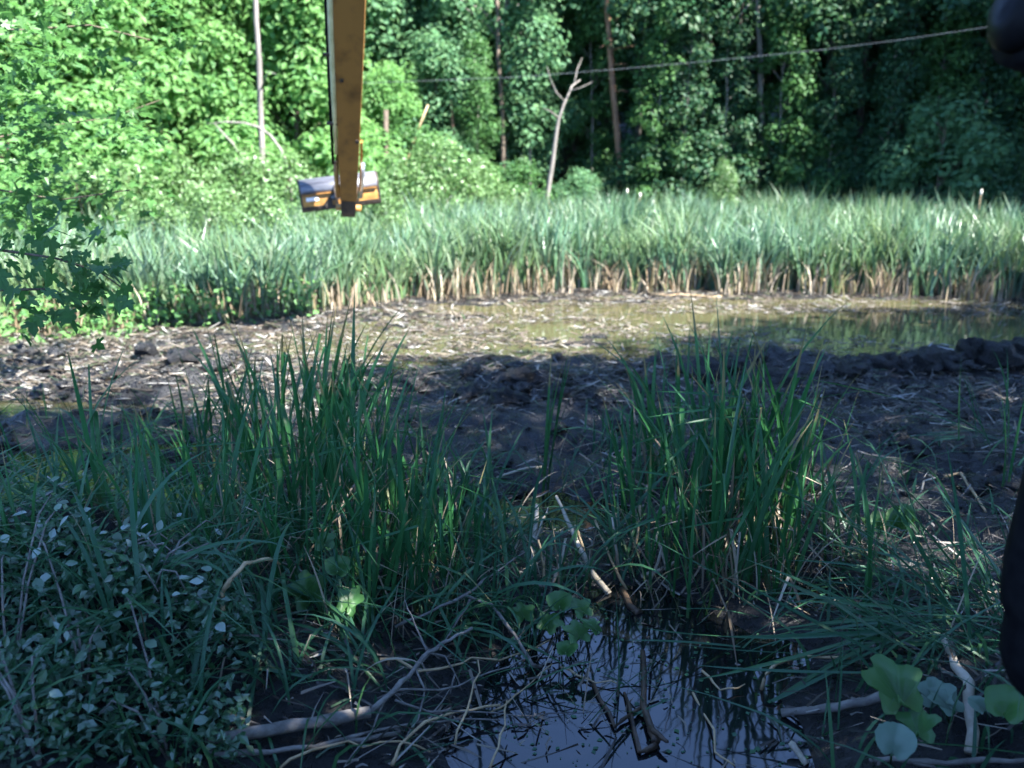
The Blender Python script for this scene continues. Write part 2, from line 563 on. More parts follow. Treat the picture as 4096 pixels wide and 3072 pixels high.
def tree_variant(kind, seed, leafmat_, bark):
    """Returns (trunk mesh, crown mesh); the base stands at the origin."""
    rng = np.random.RandomState(seed)
    rr = random.Random(seed)
    mb = MB()
    if kind == 'bushy':          # leafy from the ground up
        H, nc, per, size, w0, z0, thick = 9.0, 74, 210, .235, 2.5, .6, .11
    elif kind == 'tall':
        H, nc, per, size, w0, z0, thick = 17.0, 74, 130, .25, 3.0, 3.2, .16
    elif kind == 'airy':
        H, nc, per, size, w0, z0, thick = 17.0, 60, 88, .25, 3.0, 3.2, .16
    elif kind == 'slender':
        H, nc, per, size, w0, z0, thick = 11.0, 42, 130, .20, 1.5, 1.4, .07
    elif kind == 'shrub':
        H, nc, per, size, w0, z0, thick = 2.6, 28, 110, .14, 1.25, .25, .035
    elif kind == 'fine':         # fine willowy shrub
        H, nc, per, size, w0, z0, thick = 2.5, 30, 120, .11, 1.35, .2, .03
    elif kind == 'column':       # trunk wrapped in dark leaves
        H, nc, per, size, w0, z0, thick = 15.0, 56, 110, .18, .75, .3, .2
    elif kind == 'conifer':      # bare trunk below, dense dark crown above
        H, nc, per, size, w0, z0, thick = 19.0, 60, 85, .26, 3.0, 7.0, .17
    elif kind == 'pine':
        H, nc, per, size, w0, z0, thick = 18.0, 34, 80, .22, 2.0, 9.5, .15
    wob = [(rr.uniform(-.02, .02) * H, rr.uniform(-.02, .02) * H) for _ in range(6)]
    path = []
    for i in range(7):
        t = i / 6
        wx_, wy_ = wob[min(i, 5)]
        path.append(Vector((wx_ * t * 1.2, wy_ * t * 1.2, -.25 + t * (H * .93 + .25))))
    mb.tube(path, [thick * (1.25 if i == 0 else 1 - .13 * i) for i in range(7)], 7)
    cs, rads = [], []
    for k in range(nc):
        t = (k + rr.random()) / nc
        z = z0 + (H - z0) * t
        prof = {'bushy': (1 - .55 * t) * (.85 + .3 * math.sin(t * 9)), 'tall': math.sin(math.pi * min(1, .18 + .8 * t)) ** .6, 'airy': math.sin(math.pi * min(1, .18 + .8 * t)) ** .6, 'slender': (1 - .6 * t),
                'shrub': math.sin(math.pi * min(1, .25 + .72 * t)) ** .7, 'fine': math.sin(math.pi * min(1, .3 + .68 * t)) ** .7,
                'column': 1 - .4 * t, 'conifer': (1.05 - .7 * t), 'pine': (1.05 - t)}[kind]
        an = rr.uniform(0, 2 * math.pi)
        rad = w0 * prof * math.sqrt(rr.uniform(.40 if kind == 'bushy' else .08, 1))
        c = Vector((rad * math.cos(an), rad * math.sin(an), z + rr.uniform(-.3, .3) * H / 12))
        base = path[min(5, max(0, int(t * 6 * .8)))]
        c += Vector((base.x, base.y, 0)) * .8
        cs.append(tuple(c))
        rads.append({'bushy': .95, 'tall': 1.05, 'airy': 1.0, 'slender': .75, 'shrub': .5, 'fine': .5, 'column': .55, 'pine': .75, 'conifer': 1.05}[kind] * rr.uniform(.6, 1.25))
        if k % (2 if kind in ('bushy', 'tall', 'shrub', 'slender', 'fine') else 4) == 0:
            tz = max(.1, z - rad * .55 - .2)
            f = min(.999, max(0, (tz + .25) / (H * .93 + .25))) * 6
            i0 = int(f)
            p0 = path[i0].lerp(path[min(6, i0 + 1)], f - i0)
            mid = p0.lerp(c, .5) + Vector((0, 0, .12 * rad))
            mb.tube([p0, mid, c], [thick * .36, thick * .24, thick * .08], 4, False)
    P, Fm, sz = clump_leaves(cs, rads, per, rng, size, .8 if kind != 'pine' else .5)
    V_, F_ = cards(T_LEAF_V, T_LEAF_F, P, Fm, sz)
    return mb.mesh('trunk_' + kind, bark, True), mesh_np('crown_' + kind, V_, F_, leafmat_)

VAR = {}
def var(kind, matname, i):
    key = (kind, matname, i)
    if key not in VAR:
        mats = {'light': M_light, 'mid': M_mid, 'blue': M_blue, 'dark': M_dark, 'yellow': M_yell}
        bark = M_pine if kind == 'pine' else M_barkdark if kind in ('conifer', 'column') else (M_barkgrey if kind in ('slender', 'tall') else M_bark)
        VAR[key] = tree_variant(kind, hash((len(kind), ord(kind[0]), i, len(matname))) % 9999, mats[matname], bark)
    return VAR[key]

def put_tree(name, kind, matname, i, loc, scale, label, cat='tree', group=None, rz=None):
    tm, cm = var(kind, matname, i)
    root = thing(name, label, cat, loc, rnd.uniform(0, 6.28) if rz is None else rz, group)
    root.scale = (scale * rnd.uniform(.9, 1.1), scale * rnd.uniform(.9, 1.1), scale)
    obj('trunk' if cat == 'tree' else 'stem', tm, root)
    obj('crown' if cat == 'tree' else 'foliage', cm, root)
    return root

def foot(px, dist):
    """Ground point below a picture column, dist metres ahead."""
    x = (px - 512) / FPX * (dist * math.cos(PITCH) + 2.4 * math.sin(PITCH))
    return on(x, dist)

# -- the sunlit leafy trees left of the arm
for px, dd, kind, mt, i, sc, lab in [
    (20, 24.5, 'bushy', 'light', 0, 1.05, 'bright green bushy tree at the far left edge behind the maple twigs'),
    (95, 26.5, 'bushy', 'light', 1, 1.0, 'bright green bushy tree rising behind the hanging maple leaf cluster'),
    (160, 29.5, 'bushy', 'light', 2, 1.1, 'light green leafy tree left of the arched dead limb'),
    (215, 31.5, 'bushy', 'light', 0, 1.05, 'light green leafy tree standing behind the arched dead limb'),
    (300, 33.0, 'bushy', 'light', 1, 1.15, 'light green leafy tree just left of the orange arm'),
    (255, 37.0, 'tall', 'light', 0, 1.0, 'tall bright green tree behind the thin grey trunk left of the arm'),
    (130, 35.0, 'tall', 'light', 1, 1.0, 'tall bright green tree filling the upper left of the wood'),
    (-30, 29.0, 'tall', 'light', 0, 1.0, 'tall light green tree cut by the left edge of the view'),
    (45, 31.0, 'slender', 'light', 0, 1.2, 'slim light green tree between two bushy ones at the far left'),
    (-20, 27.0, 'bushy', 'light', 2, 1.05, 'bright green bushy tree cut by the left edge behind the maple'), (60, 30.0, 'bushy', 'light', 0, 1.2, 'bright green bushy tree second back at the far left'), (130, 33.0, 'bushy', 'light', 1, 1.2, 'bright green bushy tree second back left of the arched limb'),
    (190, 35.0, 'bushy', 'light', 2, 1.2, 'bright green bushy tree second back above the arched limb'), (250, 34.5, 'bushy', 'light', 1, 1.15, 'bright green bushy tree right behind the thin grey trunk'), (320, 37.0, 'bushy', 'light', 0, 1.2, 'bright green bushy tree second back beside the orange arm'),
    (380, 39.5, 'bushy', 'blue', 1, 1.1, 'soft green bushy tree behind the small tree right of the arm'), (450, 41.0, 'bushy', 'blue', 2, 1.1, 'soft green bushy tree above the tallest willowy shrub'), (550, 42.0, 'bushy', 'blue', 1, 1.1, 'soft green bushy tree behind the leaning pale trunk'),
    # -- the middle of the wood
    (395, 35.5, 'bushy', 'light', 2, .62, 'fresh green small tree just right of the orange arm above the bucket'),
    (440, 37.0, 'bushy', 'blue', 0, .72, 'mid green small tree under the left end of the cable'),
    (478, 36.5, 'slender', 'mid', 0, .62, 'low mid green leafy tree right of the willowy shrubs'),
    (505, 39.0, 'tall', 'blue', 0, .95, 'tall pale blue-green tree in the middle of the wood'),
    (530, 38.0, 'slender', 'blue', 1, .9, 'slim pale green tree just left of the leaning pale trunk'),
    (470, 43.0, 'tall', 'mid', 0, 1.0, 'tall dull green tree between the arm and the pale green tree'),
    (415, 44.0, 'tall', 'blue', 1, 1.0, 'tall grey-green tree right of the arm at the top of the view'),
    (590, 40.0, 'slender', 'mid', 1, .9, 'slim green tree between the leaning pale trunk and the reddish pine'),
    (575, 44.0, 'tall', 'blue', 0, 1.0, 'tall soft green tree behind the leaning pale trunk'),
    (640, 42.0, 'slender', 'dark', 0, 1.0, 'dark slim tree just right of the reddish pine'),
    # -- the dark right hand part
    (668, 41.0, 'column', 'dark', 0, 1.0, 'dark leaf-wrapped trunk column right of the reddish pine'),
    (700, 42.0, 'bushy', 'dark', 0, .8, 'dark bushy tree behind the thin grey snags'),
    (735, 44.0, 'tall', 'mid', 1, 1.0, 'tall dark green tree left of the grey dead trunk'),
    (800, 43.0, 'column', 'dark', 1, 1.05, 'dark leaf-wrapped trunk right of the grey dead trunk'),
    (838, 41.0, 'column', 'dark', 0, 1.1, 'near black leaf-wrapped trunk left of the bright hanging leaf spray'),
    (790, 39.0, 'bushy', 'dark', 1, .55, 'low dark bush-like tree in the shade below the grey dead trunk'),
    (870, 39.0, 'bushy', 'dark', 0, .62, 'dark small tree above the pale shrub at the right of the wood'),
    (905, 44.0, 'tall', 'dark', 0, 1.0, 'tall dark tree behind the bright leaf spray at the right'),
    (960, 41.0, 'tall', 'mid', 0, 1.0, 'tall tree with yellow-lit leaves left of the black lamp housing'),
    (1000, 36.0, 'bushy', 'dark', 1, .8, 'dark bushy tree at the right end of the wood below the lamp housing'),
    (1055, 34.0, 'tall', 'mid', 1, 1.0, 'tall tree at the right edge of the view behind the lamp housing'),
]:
    put_tree('broadleaf_tree' if kind != 'column' else 'leafy_trunk_tree', kind, mt, i, foot(px, dd), sc, lab)

for px, dd, sc, lab in [(672, 37.5, .95, 'straight dark trunk between the reddish pine and the thin grey snags'), (688, 40, 1.0, 'straight dark trunk left of the thin snags, farther back'), (728, 37.5, 1.0, 'straight dark trunk close left of the grey dead trunk'), (780, 38, 1.0, 'straight dark trunk close right of the grey dead trunk'),
                        (815, 37.5, .95, 'straight dark trunk right of the grey dead trunk, left of the leaf-wrapped one'), (853, 38, 1.0, 'straight dark trunk above the shrub left of the big pale-leaved shrub'), (890, 37, 1.0, 'straight dark trunk behind the left side of the big pale-leaved shrub'), (938, 37.5, 1.0, 'straight dark trunk behind the big pale-leaved shrub'), (978, 37, 1.0, 'straight dark trunk below the lamp housing'),
                        (635, 39.5, .95, 'straight dark trunk just right of the reddish pine'), (1030, 34, 1.0, 'straight dark trunk at the right edge of the wood'), (760, 42, 1.1, 'straight dark trunk directly behind the grey dead trunk'), (910, 42, 1.1, 'straight dark trunk far behind the big pale-leaved shrub')]:
    put_tree('dark_pine', 'conifer', 'dark', rnd.choice([0, 1]), foot(px, dd), sc, lab)

for k, (px, dd, sc, kd, lab) in enumerate([(655, 36.3, .75, 'slender', 'slim dark sapling behind the short pale snag'), (683, 36.0, .8, 'slender', 'slim dark sapling left of the thin grey snag'), (722, 36.2, .7, 'slender', 'slim dark sapling right of the thin grey snag'), (775, 36.2, .85, 'slender', 'slim dark sapling right of the grey dead trunk'), (826, 36.0, .8, 'slender', 'slim dark sapling before the leaf-wrapped trunk'),
                                        (880, 35.6, .8, 'slender', 'slim dark sapling left of the big pale-leaved shrub'), (925, 35.8, .9, 'slender', 'slim dark sapling behind the big pale-leaved shrub'), (965, 35.5, .85, 'slender', 'slim dark sapling right of the big pale-leaved shrub'), (1012, 34.5, .9, 'slender', 'slim dark sapling at the right edge of the wood'), (742, 40.5, 1.0, 'column', 'leaf-wrapped dark trunk left of the grey dead trunk'), (785, 41.5, 1.05, 'column', 'leaf-wrapped dark trunk farther back right of the grey dead trunk'), (898, 39.5, 1.0, 'column', 'leaf-wrapped dark trunk left behind the big pale-leaved shrub'), (947, 40, 1.1, 'column', 'leaf-wrapped dark trunk right behind the big pale-leaved shrub')]):
    put_tree('dark_sapling' if kd == 'slender' else 'leafy_trunk_tree', kd, 'dark' if k % 3 else 'mid', k % 2, foot(px, dd), sc, lab)

# -- the depth of the wood: nothing tells these apart
LANDM = [(-40, 'outside the left edge'), (20, 'above the leftmost maple twigs'), (75, 'above the hanging maple cluster'), (130, 'right of the hanging maple cluster'), (185, 'left of the arched dead limb'), (235, 'above the arched dead limb'), (262, 'behind the thin grey trunk'),
         (310, 'close left of the orange arm'), (360, 'behind the orange arm'), (410, 'close right of the orange arm'), (455, 'above the tallest willowy shrub'), (500, 'behind the pale blue-green tree'), (550, 'behind the leaning pale trunk'), (610, 'behind the reddish pine'), (655, 'behind the short pale snag'), (705, 'behind the thin grey snag'),
         (758, 'behind the grey dead trunk'), (810, 'right of the grey dead trunk'), (850, 'behind the leaf-wrapped trunks'), (905, 'left of the big pale-leaved shrub'), (945, 'above the big pale-leaved shrub'), (985, 'below the lamp housing'), (1030, 'at the right edge'), (1080, 'outside the right edge')]
for row, (d0, rw) in enumerate([(47.5, 'first'), (54, 'second')]):
    for px, lm in LANDM:
        lft = px < 340
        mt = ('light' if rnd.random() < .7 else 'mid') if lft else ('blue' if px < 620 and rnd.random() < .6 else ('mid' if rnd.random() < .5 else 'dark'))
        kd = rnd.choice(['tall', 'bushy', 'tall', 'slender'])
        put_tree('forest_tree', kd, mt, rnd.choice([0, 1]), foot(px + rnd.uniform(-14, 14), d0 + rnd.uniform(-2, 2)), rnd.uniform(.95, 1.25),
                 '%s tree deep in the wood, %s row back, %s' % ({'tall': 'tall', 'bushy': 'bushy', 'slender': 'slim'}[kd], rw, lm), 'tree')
# the farthest rows read as one mass
def far_wood():
    mb = MB()
    for d0, n in ((61, 18), (69, 16), (78, 14)):
        for k in range(n):
            px = -60 + 1150 * (k + rnd.uniform(.2, .8)) / n
            _, cm_ = var(rnd.choice(['tall', 'bushy']), 'mid', rnd.choice([0, 1]))
            co = np.empty(len(cm_.vertices) * 3, dtype=np.float32)
            cm_.vertices.foreach_get('co', co)
            fv = np.empty(len(cm_.polygons) * 3, dtype=np.int32)
            cm_.polygons.foreach_get('vertices', fv)
            a_ = rnd.uniform(0, 6.28)
            co = co.reshape(-1, 3) * rnd.uniform(1.0, 1.3)
            p_ = foot(px, d0 + rnd.uniform(-3, 3))
            rot = np.array([[math.cos(a_), -math.sin(a_), 0], [math.sin(a_), math.cos(a_), 0], [0, 0, 1]], dtype=np.float32)
            mb.add(co @ rot.T + np.array(p_, dtype=np.float32), fv.reshape(-1, 3))
    tag(obj('far_forest', mb.mesh('far_forest', M_mid)), 'far-off green wood closing the slope behind the trees', 'forest', None, 'stuff')
far_wood()

# -- shrubs at the back of the marsh
for px, dd, kind, mt, i, sc, lab in [
    (30, 20.5, 'shrub', 'light', 0, .9, 'bright green shrub at the far left behind the hanging maple cluster'),
    (85, 22.5, 'shrub', 'yellow', 0, 1.0, 'bright shrub at the marsh edge right of the leftmost green shrub'),
    (135, 24.0, 'fine', 'yellow', 0, 1.0, 'yellow-green willowy shrub furthest left in the row behind the cattails'),
    (185, 26.0, 'fine', 'yellow', 1, 1.05, 'yellow-green willowy shrub below the left foot of the arched limb'),
    (240, 27.0, 'fine', 'yellow', 0, 1.1, 'yellow-green willowy shrub below the grey trunk left of the bucket'),
    (290, 28.0, 'fine', 'yellow', 1, 1.1, 'yellow-green willowy shrub directly left of the bucket'),
    (345, 28.0, 'fine', 'yellow', 0, .85, 'yellow-green low shrub directly below the bucket'),
    (400, 29.0, 'fine', 'yellow', 1, 1.05, 'yellow-green willowy shrub directly right of the bucket'),
    (445, 30.0, 'fine', 'yellow', 0, 1.25, 'tallest yellow-green willowy shrub right of the bucket'),
    (482, 32.0, 'fine', 'yellow', 1, 1.0, 'yellow-green willowy shrub at the right end of the willowy row'),
    (165, 20.5, 'fine', 'yellow', 1, .72, 'low yellow-green shrub in the cattails right of the maple cluster'), (215, 21.5, 'fine', 'yellow', 0, .78, 'low yellow-green shrub in the cattails below the dead limb'), (262, 22.0, 'fine', 'yellow', 1, .75, 'low yellow-green shrub in the cattails left below the bucket'), (325, 23.0, 'fine', 'yellow', 0, .72, 'low yellow-green shrub in the cattails straight below the arm tip'), (385, 24.5, 'fine', 'yellow', 1, .75, 'low yellow-green shrub in the cattails right below the bucket'),
    (520, 34.5, 'shrub', 'mid', 0, .9, 'green shrub left of the foot of the leaning pale trunk'),
    (575, 35.0, 'shrub', 'blue', 0, .8, 'small green shrub right of the foot of the leaning pale trunk'),
    (365, 34.0, 'shrub', 'light', 0, 1.4, 'fresh green shrub behind the bucket'),
    (415, 34.5, 'shrub', 'mid', 0, 1.4, 'mid green shrub behind the willowy shrubs right of the bucket'),
    (640, 37.0, 'shrub', 'dark', 0, 1.2, 'dark shrub below the reddish pine'),
    (690, 36.5, 'shrub', 'dark', 0, 1.3, 'dark shrub at the feet of the thin grey snags'),
    (745, 36.5, 'shrub', 'dark', 0, 1.4, 'dark shrub behind the yellow sapling'),
    (800, 36.0, 'shrub', 'mid', 0, 1.3, 'shaded shrub right of the yellow sapling at the back of the cattails'),
    (850, 36.0, 'shrub', 'dark', 0, 1.3, 'dark shrub left of the pale leafy shrub'),
    (935, 33.0, 'shrub', 'blue', 0, 1.75, 'big pale-leaved shrub at the right in front of the dark wood'),
    (985, 34.0, 'shrub', 'dark', 0, 1.4, 'dark shrub right of the big pale-leaved shrub'),
    (1020, 31.0, 'shrub', 'dark', 0, 1.2, 'dark shrub at the right edge behind the cattails'),
    (718, 29.0, 'fine', 'yellow', 0, .0, 'x')]:
    if sc > 0:
        put_tree('shrub' if kind == 'shrub' else 'willowy_shrub', kind, mt, i, foot(px, dd), sc, lab, 'shrub')

# yellow sapling poking out of the cattails
tm, cm = tree_variant('fine', 77, M_yell, M_bark)
sp = thing('sapling', 'small yellow-leaved sapling sticking out above the far cattails', 'sapling', foot(720, 33.5))
sp.scale = (.55, .55, .95)
obj('stem', tm, sp)
obj('foliage', cm, sp)

# -- bare and remarkable trunks
def trunk_thing(name, label, cat, pts, rad, mat, twigs=()):
    """pts: (px, py, dist) along the trunk, first at its foot."""
    P = [at(*p) for p in pts]
    base = P[0].copy()
    base.z = hgt(base.x, base.y) - .1
    if P[0].z > base.z + .15:
        P = [base] + P
        rad = [rad[0]] + list(rad)
    root = thing(name, label, cat, base)
    mb = MB()
    mb.tube([p - base for p in P], rad, 7)
    obj('trunk', mb.mesh('trunk', mat, True), root)
    for tw in twigs:
        q = [at(*p) - base for p in tw[0]]
        b = MB()
        b.tube(q, tw[1], 5)
        obj('branch', b.mesh('branch', mat, True), root)
    return root

trunk_thing('leaning_tree', 'pale bare trunk leaning right out of the cattails at mid wood', 'tree',
            [(547, 196, 34), (552, 165, 34), (554, 150, 34), (557, 128, 34), (559, 118, 34), (564, 104, 34), (572, 86, 34.3), (580, 80, 34.6)], [.10, .09, .08, .07, .06, .05, .035, .02], M_barkgrey,
            [(([(564, 101, 34), (556, 92, 33.7), (550, 78, 33.5), (547, 66, 33.5)]), [.03, .024, .016, .008]), (([(569, 91, 34), (580, 88, 34), (592, 82, 34)]), [.025, .018, .008]),
             (([(574, 85, 34.4), (577, 70, 34.8), (582, 58, 35)]), [.028, .018, .008]), (([(559, 118, 34), (550, 111, 33.6), (543, 108, 33.5)]), [.035, .02, .01])])
trunk_thing('pine_tree', 'tall thin reddish pine trunk with broken bare stubs on its right side', 'tree',
            [(620, 165, 38), (617, 130, 38), (613, 90, 38), (610, 50, 38), (607, 5, 38), (605, -60, 38), (604, -200, 38)], [.14, .135, .125, .12, .11, .10, .07], M_pine,
            [([(611, 50, 38), (620, 48, 37.5), (634, 46, 37.2), (636, 44, 37)], [.035, .03, .022, .01]), ([(612, 65, 38), (621, 64, 37.6), (627, 64, 37.5)], [.03, .02, .01]),
             ([(614, 93, 38), (622, 90, 37.7), (628, 92, 37.6)], [.03, .02, .01]), ([(609, 28, 38), (616, 21, 37.5), (620, 14, 37.4)], [.03, .02, .01]), ([(610, 45, 38), (602, 46, 37.5), (599, 48, 37.4)], [.025, .02, .01]),
             ([(608, 8, 38), (616, 4, 37.7), (622, 2, 37.6)], [.03, .02, .01])])
trunk_thing('grey_tree', 'thin grey upright trunk among bright leaves left of the orange arm', 'tree',
            [(263, 190, 28.5), (262, 150, 28.5), (260, 100, 28.5), (259, 60, 28.5), (256, 20, 28.5), (255, -20, 28.5), (252, -140, 28.5)], [.10, .095, .09, .085, .08, .08, .05], M_barkgrey,
            [([(261, 90, 28.5), (268, 72, 28.2), (276, 74, 28)], [.03, .02, .01])])
trunk_thing('dead_limb', 'arched bare grey limb with a drooping end left of the arm', 'dead limb',
            [(290, 172, 28), (281, 150, 28), (270, 135, 28), (258, 127, 28), (244, 123, 28), (226, 122, 28), (206, 124, 28)], [.05, .045, .04, .036, .032, .026, .012], M_barkgrey,
            [([(214, 123, 28), (222, 132, 27.9), (234, 145, 27.8), (242, 160, 27.8), (245, 180, 27.8)], [.02, .026, .03, .034, .036])])
trunk_thing('dead_tree', 'grey dead trunk with bare slanting branches in the dark right of the wood', 'dead tree',
            [(762, 122, 37), (760, 95, 37), (761, 60, 37), (758, 20, 37), (757, -30, 37), (756, -160, 37)], [.12, .115, .11, .10, .10, .06], M_barkgrey,
            [([(759, 50, 37), (748, 62, 36.8), (738, 78, 36.5)], [.035, .025, .012]), ([(760, 82, 37), (750, 92, 36.7), (742, 98, 36.5)], [.035, .02, .012]), ([(758, -8, 37), (748, 6, 36.6), (738, 17, 36.4), (731, 18, 36.3)], [.05, .045, .035, .02])])
for (pts, r0, mt, nm, cat, lab) in [
    ([(656, 158, 38), (654, 130, 38), (652, 104, 38)], .09, M_barkgrey, 'snag', 'dead tree', 'short pale grey snag nearest the reddish pine on its right'),
    ([(705, 180, 38), (703, 140, 38), (704, 108, 38)], .07, M_barkgrey, 'snag', 'dead tree', 'thin grey snag left of the grey dead trunk, low in the shade'),
    ([(379, 122, 42), (377, 70, 42), (375, 20, 42), (374, -80, 42)], .15, M_pine, 'pine_tree', 'tree', 'reddish pine trunk beside the right edge of the arm'),
    ([(387, 118, 46), (385, 60, 46), (384, 10, 46), (383, -80, 46)], .13, M_pine, 'pine_tree', 'tree', 'thinner reddish pine trunk behind the one beside the arm'),
    ([(457, 180, 36.5), (455, 150, 36.5), (452, 115, 36.5), (450, 85, 36.5)], .08, M_pine, 'brown_tree', 'tree', 'brown thin trunk in the middle of the wood right of the arm'),
    ([(503, 160, 37.5), (502, 110, 37.5), (498, 60, 37.5), (497, -30, 37.5)], .10, M_bark, 'brown_tree', 'tree', 'brown trunk of medium thickness under the pale blue-green crown'),
    ([(404, 172, 34), (410, 150, 34), (421, 122, 34), (428, 105, 34)], .05, M_sticktan, 'leaning_sapling', 'tree', 'thin bare sapling leaning right beside the arm above the bucket'),
    ([(388, 190, 33.5), (386, 150, 33.5), (386, 110, 33.5)], .11, M_bark, 'dark_tree', 'tree', 'dark trunk standing directly right of the arm by the bucket'),
    ([(833, 130, 40), (832, 70, 40), (831, 0, 40), (830, -100, 40)], .20, M_bark, 'dark_tree', 'tree', 'dark thick trunk left of the pair in the dark right of the wood'),
    ([(868, 120, 41), (866, 60, 41), (864, 0, 41), (863, -100, 41)], .16, M_bark, 'dark_tree', 'tree', 'dark trunk right of the thick one in the dark right of the wood'),
    ([(920, 110, 42), (918, 50, 42), (915, 0, 42), (914, -100, 42)], .14, M_barkgrey, 'grey_tree', 'tree', 'dim grey trunk left of the lamp housing in the dark wood'),
    ([(717, 150, 43), (716, 100, 43), (715, 40, 43), (713, -80, 43)], .11, M_pine, 'brown_tree', 'tree', 'dim brown trunk between the reddish pine and the grey dead trunk'),
    ([(575, 120, 43), (573, 70, 43), (571, 20, 43), (570, -80, 43)], .12, M_barkgrey, 'grey_tree', 'tree', 'grey trunk right behind the top of the leaning pale trunk'),
    ([(588, 110, 45), (587, 60, 45), (586, 0, 45), (586, -80, 45)], .10, M_barkgrey, 'grey_tree', 'tree', 'faint grey trunk just left of the reddish pine'),
]:
    n = len(pts)
    trunk_thing(nm, lab, cat, pts, [r0 * (1 - .35 * i / n) for i in range(n)], mt)

# -- the trees off to the right and behind the camera that throw the shade over the near marsh
G_SHADE = 'shade trees on the near bank'
for x, y, sc in [(7.5, -2.5, 1.2), (10.8, .4, 1.25), (14.0, 3.0, 1.25), (18.5, 1.8, 1.35), (17.4, 5.2, 1.2), (22, 5.2, 1.35), (21.5, 8.0, 1.2), (26, 9, 1.3),
                 (5.6, 1.2, .98), (4.5, -6, 1.2), (12.5, -5.5, 1.3), (20.5, 14.6, .74), (27, 13, 1.0)]:
    put_tree('shade_tree', 'airy' if x in (7.5, 10.8, 14.0, 5.6, 12.5) else 'tall', 'mid', 0 if rnd.random() < .5 else 1, on(x, y), sc * 1.02, 'tall broadleaf tree on the near bank that shades the marsh', 'tree', G_SHADE)
G_SIDE = 'trees along the right side of the marsh'
for x, y, sc in [(24, 28, 1.2), (28, 24.5, 1.2), (31, 29, 1.25), (25, 33, 1.25), (30, 34, 1.3), (36, 26, 1.3), (36, 33, 1.3), (22.5, 36, 1.2), (22, 31.5, 1.15), (26, 37, 1.2), (31, 39, 1.25), (22.5, 40.5, 1.15)]:
    put_tree('side_tree', 'tall', 'mid', 0 if rnd.random() < .5 else 1, on(x, y), sc, 'tall broadleaf tree closing the marsh on its right side', 'tree', G_SIDE)

# -- undergrowth on the wood's floor, hill behind
def leaf_field(name, n, sampler, size, mat, label, up=.9):
    P = []
    while len(P) < n:
        q = sampler()
        if q is not None:
            P.append(q)
    P = np.array(P, dtype=np.float32)
    N = rs.normal(size=P.shape) * .6 + np.array([0, -.25, up])
    V_, F_ = cards(T_LEAF_V, T_LEAF_F, P, frames(N, rs, .4), size * (.6 + .8 * rs.rand(n)))
    return tag(obj(name, mesh_np(name, V_, F_, mat)), label, 'undergrowth', None, 'stuff')

def s_floor():
    d_ = 33 + 45 * rnd.random() ** 1.3
    x = (rnd.uniform(-80, 1110) - 512) / FPX * d_
    if d_ < bedge(x) - 1:
        return None
    q = on(x, d_)
    cl = noise.noise(Vector((x * .5, d_ * .5, 4)))
    return (q.x, q.y, q.z + max(0, .5 + cl) * 1.3 * rnd.random())
leaf_field('undergrowth', 22000, s_floor, .26, M_dark, 'dark leafy undergrowth covering the floor of the wood')

def s_weeds():
    x = rnd.uniform(-12, -3.6)
    y = fedge(x) + rnd.uniform(-.9, 1.6)
    t = sstep(-3.4, -6.2, x) if False else 1
    if x > -5 and rnd.random() < .6:
        return None
    q = on(x, y)
    return (q.x, q.y, q.z + rnd.random() ** 1.5 * .7)
leaf_field('marsh_weeds', 4200, s_weeds, .12, M_light, 'sunlit bright green weeds along the left edge of the cleared mud', .5)

# ------------------------------------------------------------------ far cattail field
def blades(n, sampler, hmin, hmax, wid, lean, rows=4, curl=.25, uneven=0.0):
    """n folded blades in one go: returns V, F."""
    base = np.array([sampler() for _ in range(n)], dtype=np.float32)
    az = rs.uniform(0, 2 * np.pi, n)
    H = rs.uniform(hmin, hmax, n)
    if uneven:
        H *= np.array([1 + uneven * noise.noise(Vector((b_[0] * .55, b_[1] * .55, 3))) + uneven * .7 * noise.noise(Vector((b_[0] * 1.9, b_[1] * 1.9, 9))) for b_ in base])
    ln = np.abs(rs.normal(0, lean, n))
    cu = np.abs(rs.normal(0, curl, n))
    dirx, diry = np.cos(az), np.sin(az)
    wa = rs.uniform(0, 2 * np.pi, n)
    wxx, wyy = np.cos(wa), np.sin(wa)
    V_ = np.empty((n, rows, 2, 3), dtype=np.float32)
    for r in range(rows):
        t = r / (rows - 1)
        off = (ln * t + cu * t ** 3) * H
        z = H * t * (1 - .25 * cu * t * t)
        hw = wid * (.75 + .5 * t if t < .5 else 2.0 * (1 - t) + .0) * .5 if t < 1 else 0
        hw = wid * .5 * (1.0 if t < .6 else max(.0, (1 - t) / .4))
        for s, sg in enumerate((-1, 1)):
            V_[:, r, s, 0] = base[:, 0] + dirx * off + sg * wxx * hw
            V_[:, r, s, 1] = base[:, 1] + diry * off + sg * wyy * hw
            V_[:, r, s, 2] = base[:, 2] + z
    t_ = []
    for r in range(rows - 1):
        a_, b_, c_, d_ = r * 2, r * 2 + 1, r * 2 + 3, r * 2 + 2
        t_ += [(a_, b_, c_), (a_, c_, d_)]
    F_ = (np.array(t_)[None] + (np.arange(n) * rows * 2)[:, None, None]).reshape(-1, 3)
    return V_.reshape(-1, 3), F_

plants = []
while len(plants) < 9500:
    d_ = rnd.uniform(13.5, 37)
    x = (rnd.uniform(-90, 1130) - 512) / FPX * (d_ + 1)
    fe, be = fedge(x), bedge(x)
    if fe + .12 * rnd.random() + .55 * abs(noise.noise(Vector((x * 1.3, 0, 7)))) < d_ < be - .3:
        if d_ > fe + 3 and rnd.random() < .25:
            continue
        plants.append((x, d_))
# extra plants along the front edge
for k in range(700):
    x = rnd.uniform(-8.5, 13.5)
    plants.append((x, fedge(x) + 1.3 * rnd.random() + .45 * abs(noise.noise(Vector((x * 1.3, 0, 7))))))

